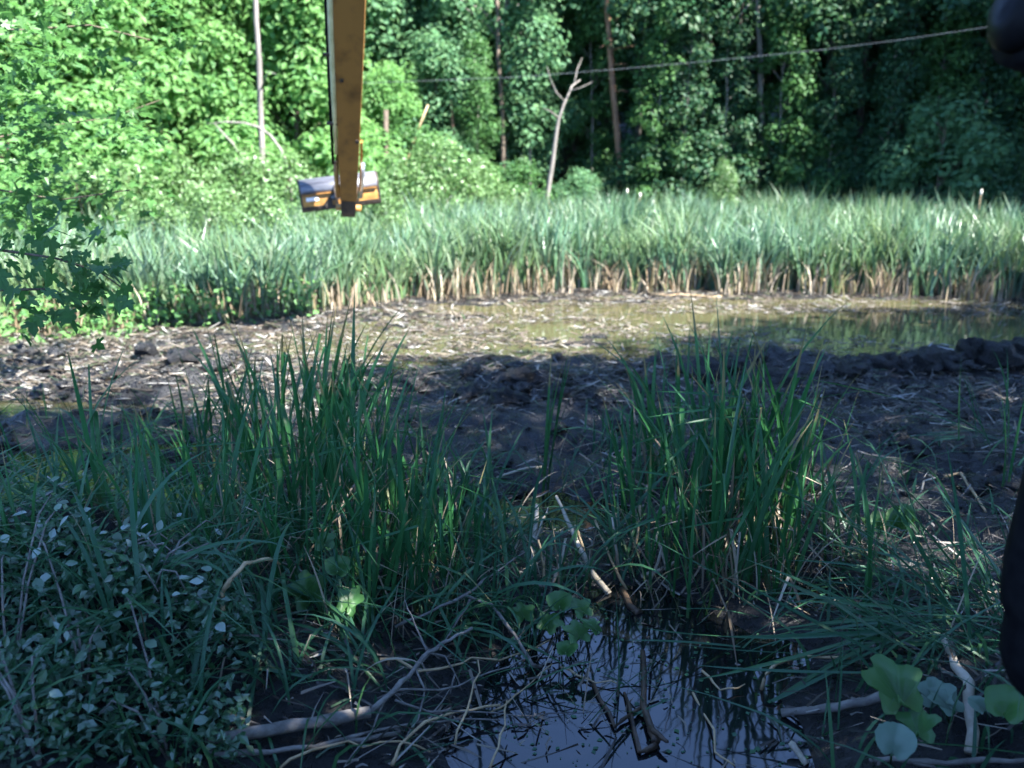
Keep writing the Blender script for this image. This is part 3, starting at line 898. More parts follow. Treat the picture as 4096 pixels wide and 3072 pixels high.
def s_plant():
    x, y = plants[rnd.randrange(len(plants))]
    return (x + rnd.gauss(0, .05), y + rnd.gauss(0, .05), hgt(x, y) - .05)
V_, F_ = blades(48000, s_plant, .75, 1.6, .054, .17, 4, .26, .45)
tag(obj('cattail_field', mesh_np('cattail_field', V_, F_, M_field)), 'broad sunlit field of blue-green cattails in front of the wood', 'cattails', None, 'stuff')

def s_dry():
    x = rnd.uniform(-9, 14)
    y = fedge(x) - .35 + 1.5 * rnd.random() ** 1.2 + .45 * abs(noise.noise(Vector((x * 1.3, 0, 7))))
    if noise.noise(Vector((x * 1.1, 3, 1))) + .35 < rnd.random() * .8:
        y += .5
    return (x, y, hgt(x, y) - .03)
V_, F_ = blades(6500, s_dry, .22, .85, .028, .16, 4, .22, .3)
tag(obj('dry_cattails', mesh_np('dry_cattails', V_, F_, M_straw)), 'tan dead cattail stalks along the front of the far field', 'cattails', None, 'stuff')

# pale seed heads standing in the field
for k, (px, py, dd) in enumerate([(627, 192, 31), (653, 203, 29), (652, 214, 27), (981, 193, 26), (640, 196, 31), (153, 226, 23)]):
    p = at(px, py, dd)
    b = on(p.x, p.y)
    t = thing('seed_head', 'pale fluffy seed head on a thin stalk, ' + ['topmost of the group below the reddish pine', 'middle one below the reddish pine', 'lowest one below the reddish pine', 'alone before the big pale-leaved shrub', 'right of the topmost below the reddish pine', 'before the willowy shrubs at the left'][k], 'seed head', b, 0, 'pale seed heads in the cattail field')
    mb = MB()
    mb.tube([(0, 0, -.05), (.01, 0, (p.z - b.z) * .5), (0, 0, p.z - b.z)], [.008, .007, .005], 5)
    obj('stalk', mb.mesh('stalk', M_sticktan, True), t)
    mb = MB()
    h_ = p.z - b.z
    mb.tube([(0, 0, h_ - .06), (.005, 0, h_ - .02), (.0, .01, h_ + .03), (.01, 0, h_ + .08), (0, 0, h_ + .11)], [.012, .03, .038, .03, .008], 8)
    obj('fluff', mb.mesh('fluff', M_fluff, True), t)

# ------------------------------------------------------------------ reed litter lying on the mud
def strips(pos, length, width, yaw, tilt):
    n = len(pos)
    V_ = np.empty((n, 3, 2, 3), dtype=np.float32)
    bend = rs.normal(0, .08, n)
    cy, sy = np.cos(yaw), np.sin(yaw)
    for r in range(3):
        t = (r / 2 - .5)
        lx = length * t
        ly = bend * length * (1 - (2 * t) ** 2)
        for s, sg in enumerate((-1, 1)):
            w_ = ly + sg * width * .5 * (1 if r < 2 else .5)
            V_[:, r, s, 0] = pos[:, 0] + lx * cy - w_ * sy
            V_[:, r, s, 1] = pos[:, 1] + lx * sy + w_ * cy
            V_[:, r, s, 2] = pos[:, 2] + lx * np.sin(tilt) + sg * .004 * rs.normal(size=n)
    t_ = [(0, 1, 3), (0, 3, 2), (2, 3, 5), (2, 5, 4)]
    F_ = (np.array(t_)[None] + (np.arange(n) * 6)[:, None, None]).reshape(-1, 3)
    return V_.reshape(-1, 3), F_

def pond_open(x, y):
    """1 where the water is kept clear of floating reeds."""
    p_ = [(820, 320, 3.4, .75), (980, 328, 3.0, 1.2), (700, 318, 1.3, .45), (435, 366, .6, .22), (10, 410, 1.2, .3)]
    for px, py, rx, ry in p_:
        q = flat(px, py)
        if ((x - q.x) / rx) ** 2 + ((y - q.y) / ry) ** 2 < 1:
            return True
    return False

L = []
while len(L) < 16000:
    y = rnd.uniform(9.6, 19.4)
    x = rnd.uniform(-9.5, 12.5)
    if y > fedge(x) + .5:
        continue
    if noise.noise(Vector((x * .7, y * 1.1, 2))) + .35 < rnd.random() * .8 - .2:
        continue
    if pond_open(x, y) and rnd.random() < .96:
        continue
    h_ = hgt(x, y)
    L.append((x, y, max(.008, h_ + .006) + abs(rnd.gauss(0, .012))))
for _ in range(9000):                         # thicker drift of litter on the left of the strip
    y = rnd.uniform(10.4, 16.5)
    x = rnd.uniform(-9.5, -.5)
    if y < fedge(x) + .4 and y > 10.9 + .12 * (x + 6) + .5 * noise.noise(Vector((x, 1, 1))) and rnd.random() < .75 + .5 * noise.noise(Vector((x * 1.2, y * 1.6, 8))):
        L.append((x, y, max(.008, hgt(x, y) + .012) + abs(rnd.gauss(0, .015))))
yaw = list(rs.normal(.1, .75, len(L)))
k = 0
while k < 110:                                # matted bundles that lie the same way
    y = rnd.uniform(9.8, 18.6)
    x = rnd.uniform(-8.5, 12)
    if y > fedge(x) + .3 or pond_open(x, y):
        continue
    k += 1
    a_ = rnd.gauss(.1, .6)
    for q in range(rnd.randrange(20, 70)):
        u, v = rnd.gauss(0, .38), rnd.gauss(0, .13)
        xx, yy = x + u * math.cos(a_) - v * math.sin(a_), y + u * math.sin(a_) + v * math.cos(a_)
        L.append((xx, yy, max(.008, hgt(xx, yy) + .02) + abs(rnd.gauss(0, .02))))
        yaw.append(a_ + rnd.gauss(0, .18))
L = np.array(L, dtype=np.float32)
n = len(L)
V_, F_ = strips(L, .04 + .34 * rs.rand(n) ** 2.6, .010 + .026 * rs.rand(n), np.array(yaw), rs.normal(0, .2, n))
tag(obj('reed_litter', mesh_np('reed_litter', V_, F_, M_litter)), 'broken tan reed pieces strewn over the sunlit mud', 'litter', None, 'stuff')

L = []
while len(L) < 14000:
    y = 3.6 + 8.0 * rnd.random() ** .8
    x = rnd.uniform(-.72, .72) * (y + 1)
    h_ = hgt(x, y)
    if h_ < -.02 and rnd.random() < .74:
        continue
    if noise.noise(Vector((x * 1.1, y * 1.3, 5))) + .30 < rnd.random() * .9 - .25:
        continue
    L.append((x, y, max(.006, h_ + .016) + abs(rnd.gauss(0, .022))))
L = np.array(L, dtype=np.float32)
n = len(L)
V_, F_ = strips(L, .03 + .36 * rs.rand(n) ** 2.6, .004 + .014 * rs.rand(n) ** 1.6, rs.normal(.2, .8, n), rs.normal(0, .3, n))
tag(obj('shaded_litter', mesh_np('shaded_litter', V_, F_, M_litter2)), 'dead reed scraps lying on the shaded near mud', 'litter', None, 'stuff')


# ------------------------------------------------------------------ mud clods on the ridge
def clod_mesh(seed):
    rng = random.Random(seed)
    V_, F_ = [], []
    nu, nv = 15, 10
    for j in range(nv + 1):
        for i in range(nu):
            th, ph = 2 * math.pi * i / nu, math.pi * j / nv
            v = Vector((math.cos(th) * math.sin(ph), math.sin(th) * math.sin(ph), math.cos(ph)))
            k = 1 + .7 * noise.noise(v * 1.4 + Vector((seed, 0, 0))) + .55 * noise.noise(v * 3.5 + Vector((0, seed, 0)))
            V_.append(tuple(v * k))
    for j in range(nv):
        for i in range(nu):
            a_, b_ = j * nu + i, j * nu + (i + 1) % nu
            c_, d_ = b_ + nu, a_ + nu
            F_ += [(a_, c_, b_), (a_, d_, c_)]
    return mesh_np('mud_clod', V_, F_, M_mud, True)
CL = [clod_mesh(s) for s in (1, 2, 3, 4)]
for k, (px, py, s) in enumerate([(705, 372, .20), (730, 376, .16), (760, 370, .20), (775, 378, .15), (815, 378, .16), (850, 376, .15), (882, 372, .17), (905, 374, .13), (925, 366, .22), (950, 370, .18), (968, 366, .15), (992, 368, .20), (1016, 367, .18),
                                 (640, 385, .14), (470, 385, .2), (520, 378, .16), (505, 400, .18), (555, 395, .16), (150, 382, .17), (190, 378, .2), (120, 396, .14)]):
    g = ground(px, py)
    o = obj('mud_clod', CL[k % 4], None, g + Vector((0, 0, s * .05)))
    s *= 1.15 if px > 620 else .85
    o.scale = (s * rnd.uniform(.8, 1.7), s * rnd.uniform(.8, 1.1), s * rnd.uniform(.55, 1.0))
    o.rotation_euler = (0, 0, rnd.uniform(0, 6))
    ORD = ['leftmost', 'second from left', 'third from left', 'fourth from left', 'fifth from left', 'sixth from left', 'seventh from left', 'seventh from right', 'sixth from right', 'fifth from right', 'fourth from right', 'third from right', 'second from right', 'rightmost']
    if px > 650:
        tag(o, 'dark mud lump on the long right ridge, %s along it' % (ORD[k] if k < 7 else ORD[k + 1]), 'mud clod', 'mud clods on the right ridge')
    elif px > 400:
        tag(o, 'dark mud lump %s of the middle heap' % {640: 'far right', 470: 'at the left end', 520: 'on the far crest', 505: 'on the near face', 555: 'at the right end'}[px], 'mud clod', 'mud clods on the middle heap')
    else:
        tag(o, 'dark mud lump %s of the low left mound' % {150: 'in the middle', 190: 'at the right end', 120: 'at the left end'}[px], 'mud clod', 'mud clods on the left mound')

# small lumps too many to count
mb = MB()
lumps = []
for me_ in CL[:2]:
    co = np.empty(len(me_.vertices) * 3, dtype=np.float32)
    me_.vertices.foreach_get('co', co)
    fv = np.empty(len(me_.polygons) * 3, dtype=np.int32)
    me_.polygons.foreach_get('vertices', fv)
    lumps.append((co.reshape(-1, 3), fv.reshape(-1, 3)))
k = 0
while k < 520:
    y = rnd.uniform(6.2, 13.2)
    x = rnd.uniform(-.66, .66) * (y + 1)
    h_ = hgt(x, y)
    if h_ < .03 or noise.noise(Vector((x * .9, y * .9, 6))) + .2 < rnd.random() * .6:
        continue
    co, fv = lumps[k % 2]
    a_, q = rnd.uniform(0, 6.28), .025 + .11 * rnd.random() ** 2.5
    rot = np.array([[math.cos(a_), -math.sin(a_), 0], [math.sin(a_), math.cos(a_), 0], [0, 0, 1]], dtype=np.float32)
    mb.add((co * np.array([q * rnd.uniform(.9, 1.8), q, q * rnd.uniform(.5, .9)], dtype=np.float32)) @ rot.T + np.array([x, y, h_ + q * .1], dtype=np.float32), fv)
    k += 1
tag(obj('mud_lumps', mb.mesh('mud_lumps', M_mud, True)), 'small lumps of churned dark mud scattered over the clearing', 'mud', None, 'stuff')

# ------------------------------------------------------------------ excavator arm with its bucket
def excavator():
    D0 = 14.6
    tip = at(348.5, 216, D0)
    top = at(349, 0, 13.0)
    ax = (top - tip).normalized()
    L_ = 4.6
    root = thing('excavator_arm', 'yellow-orange excavator arm reaching down over the marsh with a wide bucket', 'excavator', tip)
    # frame of the stick: along ax, side s (to the right), face n (towards camera)
    back = (CAM - tip).normalized()
    yaw = Matrix.Rotation(R(9), 3, 'Z')
    n0 = yaw @ Vector((-.05, -1, -.45)).normalized()
    s_ = ax.cross(n0).normalized()
    if s_.x < 0:
        s_ = -s_
    n_ = s_.cross(ax).normalized()
    if n_.y > 0:
        n_ = -n_
    def pt(l, a, b):
        return ax * l + s_ * a + n_ * b
    # stick: closed box section, tapering to the tip
    secs = [(.28, .125, .02, -.22), (1.0, .15, .03, -.38), (2.6, .20, .03, -.55), (L_, .24, .03, -.62)]
    mb = MB()
    V_, F_ = [], []
    for l, hw, f, bk in secs:
        V_ += [pt(l, -hw, f), pt(l, hw, f), pt(l, hw, bk), pt(l, -hw, bk)]
    for i in range(len(secs) - 1):
        for k in range(4):
            k2 = (k + 1) % 4
            a_, b_, c_, d_ = i * 4 + k, i * 4 + k2, i * 4 + 4 + k2, i * 4 + 4 + k
            F_ += [(a_, b_, c_), (a_, c_, d_)]
    m_ = (len(secs) - 1) * 4
    F_ += [(0, 2, 1), (0, 3, 2), (m_, m_ + 1, m_ + 2), (m_, m_ + 2, m_ + 3)]
    mb.add([tuple(v) for v in V_], F_)
    obj('stick', mb.mesh('stick', M_paint), root)
    # grey nose with the pin bosses
    mb = MB()
    V_, F_ = [], []
    for l, hw, f, bk in [(-.02, .10, .0, -.16), (.06, .115, .03, -.2), (.285, .12, .03, -.2)]:
        V_ += [pt(l, -hw, f), pt(l, hw, f), pt(l, hw, bk), pt(l, -hw, bk)]
    for i in range(2):
        for k in range(4):
            k2 = (k + 1) % 4
            a_, b_, c_, d_ = i * 4 + k, i * 4 + k2, i * 4 + 4 + k2, i * 4 + 4 + k
            F_ += [(a_, b_, c_), (a_, c_, d_)]
    F_ += [(0, 2, 1), (0, 3, 2), (8, 9, 10), (8, 10, 11)]
    mb.add([tuple(v) for v in V_], F_)
    obj('nose', mb.mesh('nose', M_dark_steel), root)
    mb = MB()
    mb.tube([pt(.10, -.20, -.09), pt(.10, .20, -.09)], .055, 10)
    obj('pivot_pin', mb.mesh('pivot_pin', M_paintdirty, True), root)
    # pale tube along the left edge, standing for the stick's side face
    mb = MB()
    for (l0, l1) in [(1.1, L_ - .1)]:
        V_ = []
        def hw_(l):
            for (a0, b0, *_), (a1, b1, *_) in zip(secs, secs[1:]):
                if l <= a1:
                    return b0 + (b1 - b0) * (l - a0) / (a1 - a0)
            return secs[-1][1]
        mb.tube([pt(l, -hw_(l) - .034, .0) for l in (l0, 2, 3, 4, l1)], [.025, .04, .046, .05, .05], 8)
    obj('side_face_strip', mb.mesh('side_face_strip', M_sidestrip, True), root)
    mb = MB()
    mb.tube([pt(l, -hw_(l) - .095, -.05) for l in (.9, 2, 3, 4, L_ - .1)], [.022, .026, .028, .03, .03], 8)
    obj('hose', mb.mesh('hose', M_black, True), root)
    for l in (1.6, 2.65, 4.3):
        mb = MB()
        mb.box(pt(l, -hw_(l) - .02, .01), (.03, .03, .03))
        mb.box(pt(l, -hw_(l) - .07, .0), (.17, .05, .035), Matrix((s_, n_, ax)).transposed())
        obj('strip_clamp', mb.mesh('strip_clamp', M_dark_steel), root)
    for l, a in ((1.35, .13), (2.3, -.10), (4.45, .20)):
        mb = MB()
        mb.box(pt(l, a, .036), (.05, .02, .05), Matrix((s_, n_, ax)).transposed())
        obj('bracket', mb.mesh('bracket', M_dark_steel), root)
    # bucket cylinder and link rods behind and right of the stick
    mb = MB()
    mb.tube([pt(1.35, .05, -.45), pt(2.2, .05, -.75), pt(4.0, .03, -.95)], [.07, .10, .10], 10)
    obj('cylinder', mb.mesh('cylinder', M_paint, True), root)
    mb = MB()
    mb.tube([pt(1.38, .05, -.46), pt(.85, .05, -.40)], .04, 10)
    obj('cylinder_rod', mb.mesh('cylinder_rod', M_chrome, True), root)
    for sd in (-1, 1):
        mb = MB()
        mb.box((pt(1.05, sd * .185, -.12) + pt(.72, sd * .185, -.42)) / 2, (.035, .10, .62), Matrix((s_, n_, ax)).transposed())
        obj('link_bar', mb.mesh('link_bar', M_paint), root)
        mb = MB()
        mb.tube([pt(.88, sd * .21, -.15), pt(.45, sd * .19, -.20), pt(.20, sd * .17, -.28)], [.045, .04, .05], 8)
        obj('link_rod', mb.mesh('link_rod', M_chrome if sd > 0 else M_paintdirty, True), root)
    # ---- bucket: its curved back towards the camera, opening turned away
    bk = bpy.data.objects.new('bucket', None)
    COL.objects.link(bk)
    bk.parent = root
    cpos = at(341.5, 202.5, 15.0) - tip
    bk.location = cpos
    bk.rotation_euler = (0, R(-6.2), R(13))      # a little roll, left end lower
    bk.scale = (1, .85, .71)
    W = 1.25
    hwid = W / 2
    def sheet(profile, th, x0, x1, nx_=2):
        """Profile (y, z) swept along x with thickness th inwards."""
        n = len(profile)
        nr = []
        for i in range(n):
            a_, b_ = profile[max(0, i - 1)], profile[min(n - 1, i + 1)]
            t = Vector((b_[0] - a_[0], b_[1] - a_[1])).normalized()
            nr.append((t.y, -t.x))
        V_, F_ = [], []
        for x in (x0, x1):
            for (y, z), (ny_, nz_) in zip(profile, nr):
                V_.append((x, y, z))
                V_.append((x, y + ny_ * th, z + nz_ * th))
        m = 2 * n
        def quad(a, b, c, d):
            F_.extend([(a, b, c), (a, c, d)])
        for i in range(n - 1):
            o0, i0, o1, i1 = 2 * i, 2 * i + 1, 2 * i + 2, 2 * i + 3
            quad(o0, o0 + m, o1 + m, o1)
            quad(i0, i1, i1 + m, i0 + m)
            quad(o0, o1, i1, i0)
            quad(o0 + m, i0 + m, i1 + m, o1 + m)
        quad(0, 1, 1 + m, m)
        quad(m - 2, 2 * m - 2, 2 * m - 1, m - 1)
        b = MB()
        b.add(V_, F_)
        return b
    plate = [(.0, -.02), (-.015, .12), (-.01, .27)]
    obj('back_plate', sheet(plate, .03, -hwid, hwid).mesh('back_plate', M_paintdirty), bk)
    curve = [(-.03, .275)] + [(.30 - .34 * math.cos(t), .33 + .285 * math.sin(t)) for t in np.linspace(-.05, 2.6, 16)]
    obj('shell', sheet(curve, .03, -hwid, hwid).mesh('shell', M_steel, True), bk)
    mb = MB()
    mb.box((0, -.035, .262), (W - .03, .05, .03))
    obj('rib', mb.mesh('rib', M_paint), bk)
    lip = [(.06, -.13), (.01, -.10), (-.012, -.015)]
    obj('lip', sheet(lip, .04, -hwid, hwid).mesh('lip', M_dark_steel), bk)
    outline = lip[:-1] + [(-.02, .1), (-.03, .27)] + curve[2:] + [(.45, .1)]
    for sd in (-1, 1):
        b = MB()
        n = len(outline)
        V_ = [(sd * hwid, y, z) for y, z in outline] + [(sd * (hwid + .03), y, z) for y, z in outline]
        cy_, cz_ = sum(p[0] for p in outline) / n, sum(p[1] for p in outline) / n
        V_ += [(sd * hwid, cy_, cz_), (sd * (hwid + .03), cy_, cz_)]
        F_ = []
        for i in range(n):
            j = (i + 1) % n
            F_ += [(2 * n, i, j), (2 * n + 1, n + j, n + i), (i, n + i, n + j), (i, n + j, j)]
        b.add(V_, F_)
        obj('end_plate', b.mesh('end_plate', M_dark_steel), bk)
    # dark ear plates and the muddy centre hanger
    for sd in (-1, 1):
        b = MB()
        x = sd * .17 + .10
        pr = [(-.02, -.12), (-.02, .42), (-.15, .36), (-.20, .15), (-.14, -.08)]
        V_ = [(x - .02, y, z) for y, z in pr] + [(x + .02, y, z) for y, z in pr]
        F_ = [(0, 1, 2), (0, 2, 3), (0, 3, 4), (5, 7, 6), (5, 8, 7), (5, 9, 8)]
        for i in range(5):
            j = (i + 1) % 5
            F_ += [(i, 5 + i, 5 + j), (i, 5 + j, j)]
        b.add(V_, F_)
        obj('ear', b.mesh('ear', M_dark_steel), bk)
    b = MB()
    V_ = [(-.36, -.045, -.09), (.0, -.045, -.10), (.0, -.045, .26), (-.12, -.045, .25), (-.17, -.045, .14), (-.24, -.045, .02)]
    V_ += [(x, y + .028, z) for x, y, z in V_]
    F_ = [(0, 1, 2), (0, 2, 3), (0, 3, 4), (0, 4, 5), (6, 8, 7), (6, 9, 8), (6, 10, 9), (6, 11, 10)]
    for i in range(6):
        j = (i + 1) % 6
        F_ += [(i, 6 + i, 6 + j), (i, 6 + j, j)]
    b.add(V_, F_)
    obj('gusset', b.mesh('gusset', M_dark_steel), bk)
    b = MB()
    b.box((-.08, -.07, .03), (.13, .05, .10))
    obj('block', b.mesh('block', M_paint), bk)
    b = MB()
    b.box((-.09, -.06, .17), (.13, .05, .07), Matrix.Rotation(R(-25), 3, 'Y'))
    obj('worn_plate', b.mesh('worn_plate', M_steel), bk)
    b = MB()
    b.box((-.46, -.021, .155), (.20, .008, .085))
    obj('sticker', b.mesh('sticker', M_white), bk)
excavator()

# ------------------------------------------------------------------ cable
mb = MB()
cp = [at(-160, 100, 40), at(40, 95, 37), at(200, 92, 34.5), at(330, 84, 33), at(420, 81, 32), at(520, 77, 30.5), at(620, 69, 29), at(720, 60, 27.5), at(820, 50, 26), at(900, 40, 24.5), at(975, 29, 23), at(1100, 10, 21), at(1300, -40, 19)]
mb.tube(cp, .006, 6)
tag(obj('overhead_cable', mb.mesh('overhead_cable', M_cable, True)), 'thin pale cable strung across the front of the dark wood', 'cable')
for k, (e, nm) in enumerate(((cp[0], 'left'), (cp[-1], 'right'))):
    b_ = on(e.x, e.y)
    mb = MB()
    mb.tube([(0, 0, -.3), (0, 0, (e.z - b_.z) + .5)], [.14, .11], 8)
    t = thing('cable_post', 'wooden post that holds the %s end of the pale cable' % nm, 'post', b_)
    obj('shaft', mb.mesh('shaft', M_barkgrey, True), t)

# ------------------------------------------------------------------ near cattails, blade by blade
def blade_mesh(curve, wid, seed, mat, rows=9, kink=None):
    rr = random.Random(seed)
    V_, F_ = [], []
    ang, x, z = 0.0, 0.0, 0.0
    tw = rr.uniform(-.8, .8)
    dl = 1.0 / (rows - 1)
    for r in range(rows):
        t = r / (rows - 1)
        hw = wid * .5 * (1 if t < .55 else max(.03, 1 - ((t - .55) / .45) ** 1.6)) * (.8 + .2 * min(1, t * 5))
        a = tw * t
        cs, sn = math.cos(a), math.sin(a)
        for s in (-1, 0, 1):
            oy = s * hw
            ox = -abs(s) * hw * .35 + 0
            px_ = ox * cs - oy * sn
            py_ = ox * sn + oy * cs
            V_.append((x + px_ * math.cos(ang), py_, z - px_ * math.sin(ang)))
        if kink and kink <= t < kink + dl:
            ang += rr.uniform(1.2, 1.9)
        ang += curve * dl * (0.4 + 1.6 * t)
        x += math.sin(ang) * dl
        z += math.cos(ang) * dl
    for r in range(rows - 1):
        for s in (0, 1):
            a_, b_ = r * 3 + s, r * 3 + s + 1
            c_, d_ = b_ + 3, a_ + 3
            F_ += [(a_, b_, c_), (a_, c_, d_)]
    return mesh_np('cattail_leaf', V_, F_, mat, True)

UPR = [blade_mesh(c, .0215, i, M_cat) for i, c in enumerate((.05, .15, .25, .4, .1, .55, .2))] + [blade_mesh(.15, .019, 91, M_cat, 9, .6)]
UPR += [blade_mesh(.2, .0205, 84, M_cat, 10, .7), blade_mesh(.1, .0215, 85, M_cat, 10, .8), blade_mesh(.9, .0215, 81, M_cat), blade_mesh(.12, .0215, 82, M_cat, 10, .45), blade_mesh(.1, .019, 83, M_sedge)]
ARC = [blade_mesh(c, .026, 20 + i, M_sedge) for i, c in enumerate((1.0, 1.4, 1.8, 2.2, 1.2))]
LAY = [blade_mesh(c, .022, 40 + i, M_sedge) for i, c in enumerate((.1, .3, .5, -.1))]
DEAD = [blade_mesh(c, .018, 60 + i, M_straw) for i, c in enumerate((.2, .5, .9))] + [blade_mesh(.1, .02, 64, M_straw, 9, .35), blade_mesh(.2, .02, 65, M_straw, 9, .55)]

def leaf_obj(name, me, root, base, az, lean, ln, roll=0.0):
    o = bpy.data.objects.new(name, me)
    o.parent = root
    o.location = base
    o.rotation_euler = Matrix.Rotation(az, 3, 'Z').to_4x4().to_3x3().__matmul__(Matrix.Rotation(lean, 3, 'Y')).__matmul__(Matrix.Rotation(roll, 3, 'Z')).to_euler()
    k = rnd.uniform(.8, 1.25)
    o.scale = (ln * k, ln * k, ln)
    COL.objects.link(o)
    return o

def tuft(loc, n, h, label, group=None, lean=.16, biasx=0.0, spread=.10, lib=None, dead=3, az0=None, azs=3.14, hvar=.35, name='cattail', cat='cattail'):
    root = thing(name, label, cat, loc, 0, group)
    for k in range(n):
        az = rnd.uniform(0, 6.28) if az0 is None else rnd.gauss(az0, azs)
        ln = abs(rnd.gauss(lean, lean * .55))
        if biasx:
            v = Vector((math.cos(az) * ln + biasx, math.sin(az) * ln * .8))
            az, ln = math.atan2(v.y, v.x), v.length
        r = spread * math.sqrt(rnd.random())
        an = rnd.uniform(0, 6.28)
        b = Vector((r * math.cos(an), r * math.sin(an), -.04))
        leaf_obj('leaf', rnd.choice(lib or UPR), root, b, az, ln, h * (1 - hvar * rnd.random()), rnd.uniform(-.5, .5))
    for k in range(dead):
        b = Vector((rnd.gauss(0, spread), rnd.gauss(0, spread), -.03))
        leaf_obj('dead_leaf', rnd.choice(DEAD), root, b, rnd.uniform(0, 6.28), abs(rnd.gauss(.35, .3)), h * rnd.uniform(.25, .6), 0)
    return root

NTH = ['leftmost', 'second from the left', 'third from the left', 'fourth from the left', 'fifth from the left', 'sixth from the left', 'seventh from the left', 'eighth from the left', 'ninth from the left', 'tenth from the left', 'eleventh from the left', 'twelfth from the left', 'thirteenth from the left', 'fourteenth from the left']
def stand(rows, cuts, where, grp, k_n, k_h, dead):
    for lo, hi, rn in cuts:
        sel = sorted([r for r in rows if lo <= r[1] < hi])
        for i, (px, py, n, h, bx) in enumerate(sel):
            nth = 'rightmost' if i == len(sel) - 1 else NTH[i]
            tuft(ground(px, py), int(n * k_n), h * k_h, 'cattail %s in the %s row of the %s' % (nth, rn, where), grp, .22, bx, .18, None, dead)
# the big left stand: feet spread over picture columns 170..450
stand([(215, 470, 11, 1.45, .05), (250, 455, 12, 1.6, .0), (285, 470, 12, 1.75, .04), (315, 480, 14, 1.95, .12), (330, 500, 14, 1.9, .16), (300, 520, 13, 1.8, .05), (265, 510, 12, 1.7, -.02),
                         (235, 500, 11, 1.5, .0), (345, 530, 14, 1.75, .08), (370, 515, 12, 1.6, .05), (385, 545, 13, 1.55, .0), (410, 530, 11, 1.4, .06), (405, 570, 13, 1.5, .0), (435, 560, 11, 1.25, .0), (430, 600, 12, 1.25, .04),
                         (360, 575, 12, 1.45, -.03), (320, 565, 12, 1.5, .0), (280, 555, 11, 1.45, .0), (240, 545, 10, 1.4, -.05), (200, 520, 10, 1.4, -.04), (455, 600, 9, 1.1, .03), (375, 470, 9, 1.35, .05), (345, 455, 9, 1.45, .08), (420, 490, 7, 1.15, .0), (190, 450, 8, 1.2, .0), (465, 575, 8, 1.0, .0), (300, 600, 12, 1.2, .0), (350, 620, 12, 1.1, .0), (395, 610, 12, 1.15, .0), (250, 590, 10, 1.1, .0), (215, 560, 10, 1.2, .0), (170, 545, 9, 1.2, .0), (160, 490, 7, 1.2, .0)],
      [(0, 488, 'back'), (488, 535, 'second'), (535, 572, 'third'), (572, 999, 'front')], 'stand below the bucket', 'cattails of the big near stand', 1.1, 1.0, 9)
tuft(ground(322, 488), 16, 2.0, 'tallest fan of cattail leaves in the big stand, leaning right towards the middle', None, .12, .22, .10)
# left margin
for px, py, n, h, lab in [(40, 520, 9, 1.15, 'sparse dark cattail at the far left beside the left pool'), (95, 545, 11, 1.15, 'dark cattail between the left pool and the leafy vine'), (130, 500, 9, 1.25, 'thin dark cattail standing in the left pool'),
                          (20, 575, 10, .9, 'low cattail at the far left above the leafy vine'), (150, 570, 11, 1.1, 'dark cattail above the right end of the leafy vine'), (40, 440, 4, .75, 'few thin dark reeds before the sunlit mud at the far left'), (92, 420, 3, .6, 'lone thin dark reed beside the low mud mound')]:
    tuft(ground(px, py), n, h, lab, None, .15, 0, .14)
# the lone shoot
tuft(ground(546, 500), 6, 1.52, 'lone narrow cattail shoot standing before the mud heap in the middle', None, .035, .05, .03, UPR[:5], 1, None, 3.14, .25)
# the right stand
stand([(640, 500, 11, 1.45, .0), (665, 480, 11, 1.5, -.03), (690, 520, 13, 1.6, .0), (715, 500, 12, 1.7, .0), (735, 545, 13, 1.75, .02), (760, 530, 13, 1.7, .03), (725, 580, 12, 1.6, .0), (690, 570, 11, 1.4, -.03),
                         (650, 545, 11, 1.3, -.04), (780, 560, 11, 1.5, .06), (800, 530, 8, 1.4, .1), (755, 590, 11, 1.4, .03), (620, 530, 9, 1.1, -.03), (660, 590, 9, 1.05, .0), (840, 560, 6, 1.2, .0), (675, 455, 8, 1.25, .0), (705, 540, 11, 1.7, .0), (745, 505, 11, 1.85, .02), (780, 590, 9, 1.2, .03), (700, 610, 8, 1.0, .0)],
      [(0, 515, 'back'), (515, 556, 'middle'), (556, 999, 'front')], 'right near stand', 'cattails of the right hand near stand', 1.0, 1.1, 11)
tuft(ground(790, 545), 16, 1.9, 'wide fan of cattail leaves leaning left out of the right hand stand', None, .14, -.30, .10)
tuft(ground(868, 610), 4, 1.25, 'tall narrow cattail at the right margin of the near stand', None, .05, .0, .04, UPR[:5], 0)
tuft(ground(1004, 500), 4, .98, 'upright cattail shoot near the right edge of the view', None, .03, -.01, .03, UPR[:5], 0)
tuft(ground(880, 500), 3, .62, 'pair of short upright shoots in the dark mud at the right', None, .06, .0, .05, UPR[:5], 0)
# short bluish reeds between the stands
MIXR = ARC[:3] + [blade_mesh(c, .024, 70 + i, M_sedge) for i, c in enumerate((.3, .6, .9))]
for px, py, n, h, lab in [(500, 560, 24, .9, 'low bluish reed tuft left of the small blue pool'), (530, 610, 22, .8, 'low bluish reed tuft in front of the small blue pool'), (480, 615, 22, .85, 'low bluish reed tuft beside the stand below the bucket'),
                          (575, 585, 20, .75, 'low bluish reed tuft behind the thick pale broken reed'), (618, 568, 20, .85, 'low reed tuft between the small pool and the right near stand'), (600, 450, 16, .7, 'broken reed tuft right of the lone shoot'), (470, 530, 20, .9, 'low bluish reed tuft at the right foot of the stand below the bucket'),
                          (640, 470, 16, .8, 'broken reed tuft at the left back of the right near stand'), (505, 650, 16, .6, 'low weedy reed tuft on the left bank of the pool'), (560, 480, 9, .6, 'low sparse reed tuft at the foot of the lone shoot'), (860, 540, 14, .75, 'low reed tuft right of the right near stand'), (120, 470, 12, .9, 'drooping reed tuft in the left pool')]:
    tuft(ground(px, py), int(n * 1.3), h * 1.2, lab, None, .38, 0, .22, MIXR, 8, None, 3.14, .5, 'reed_tuft', 'reed tuft')
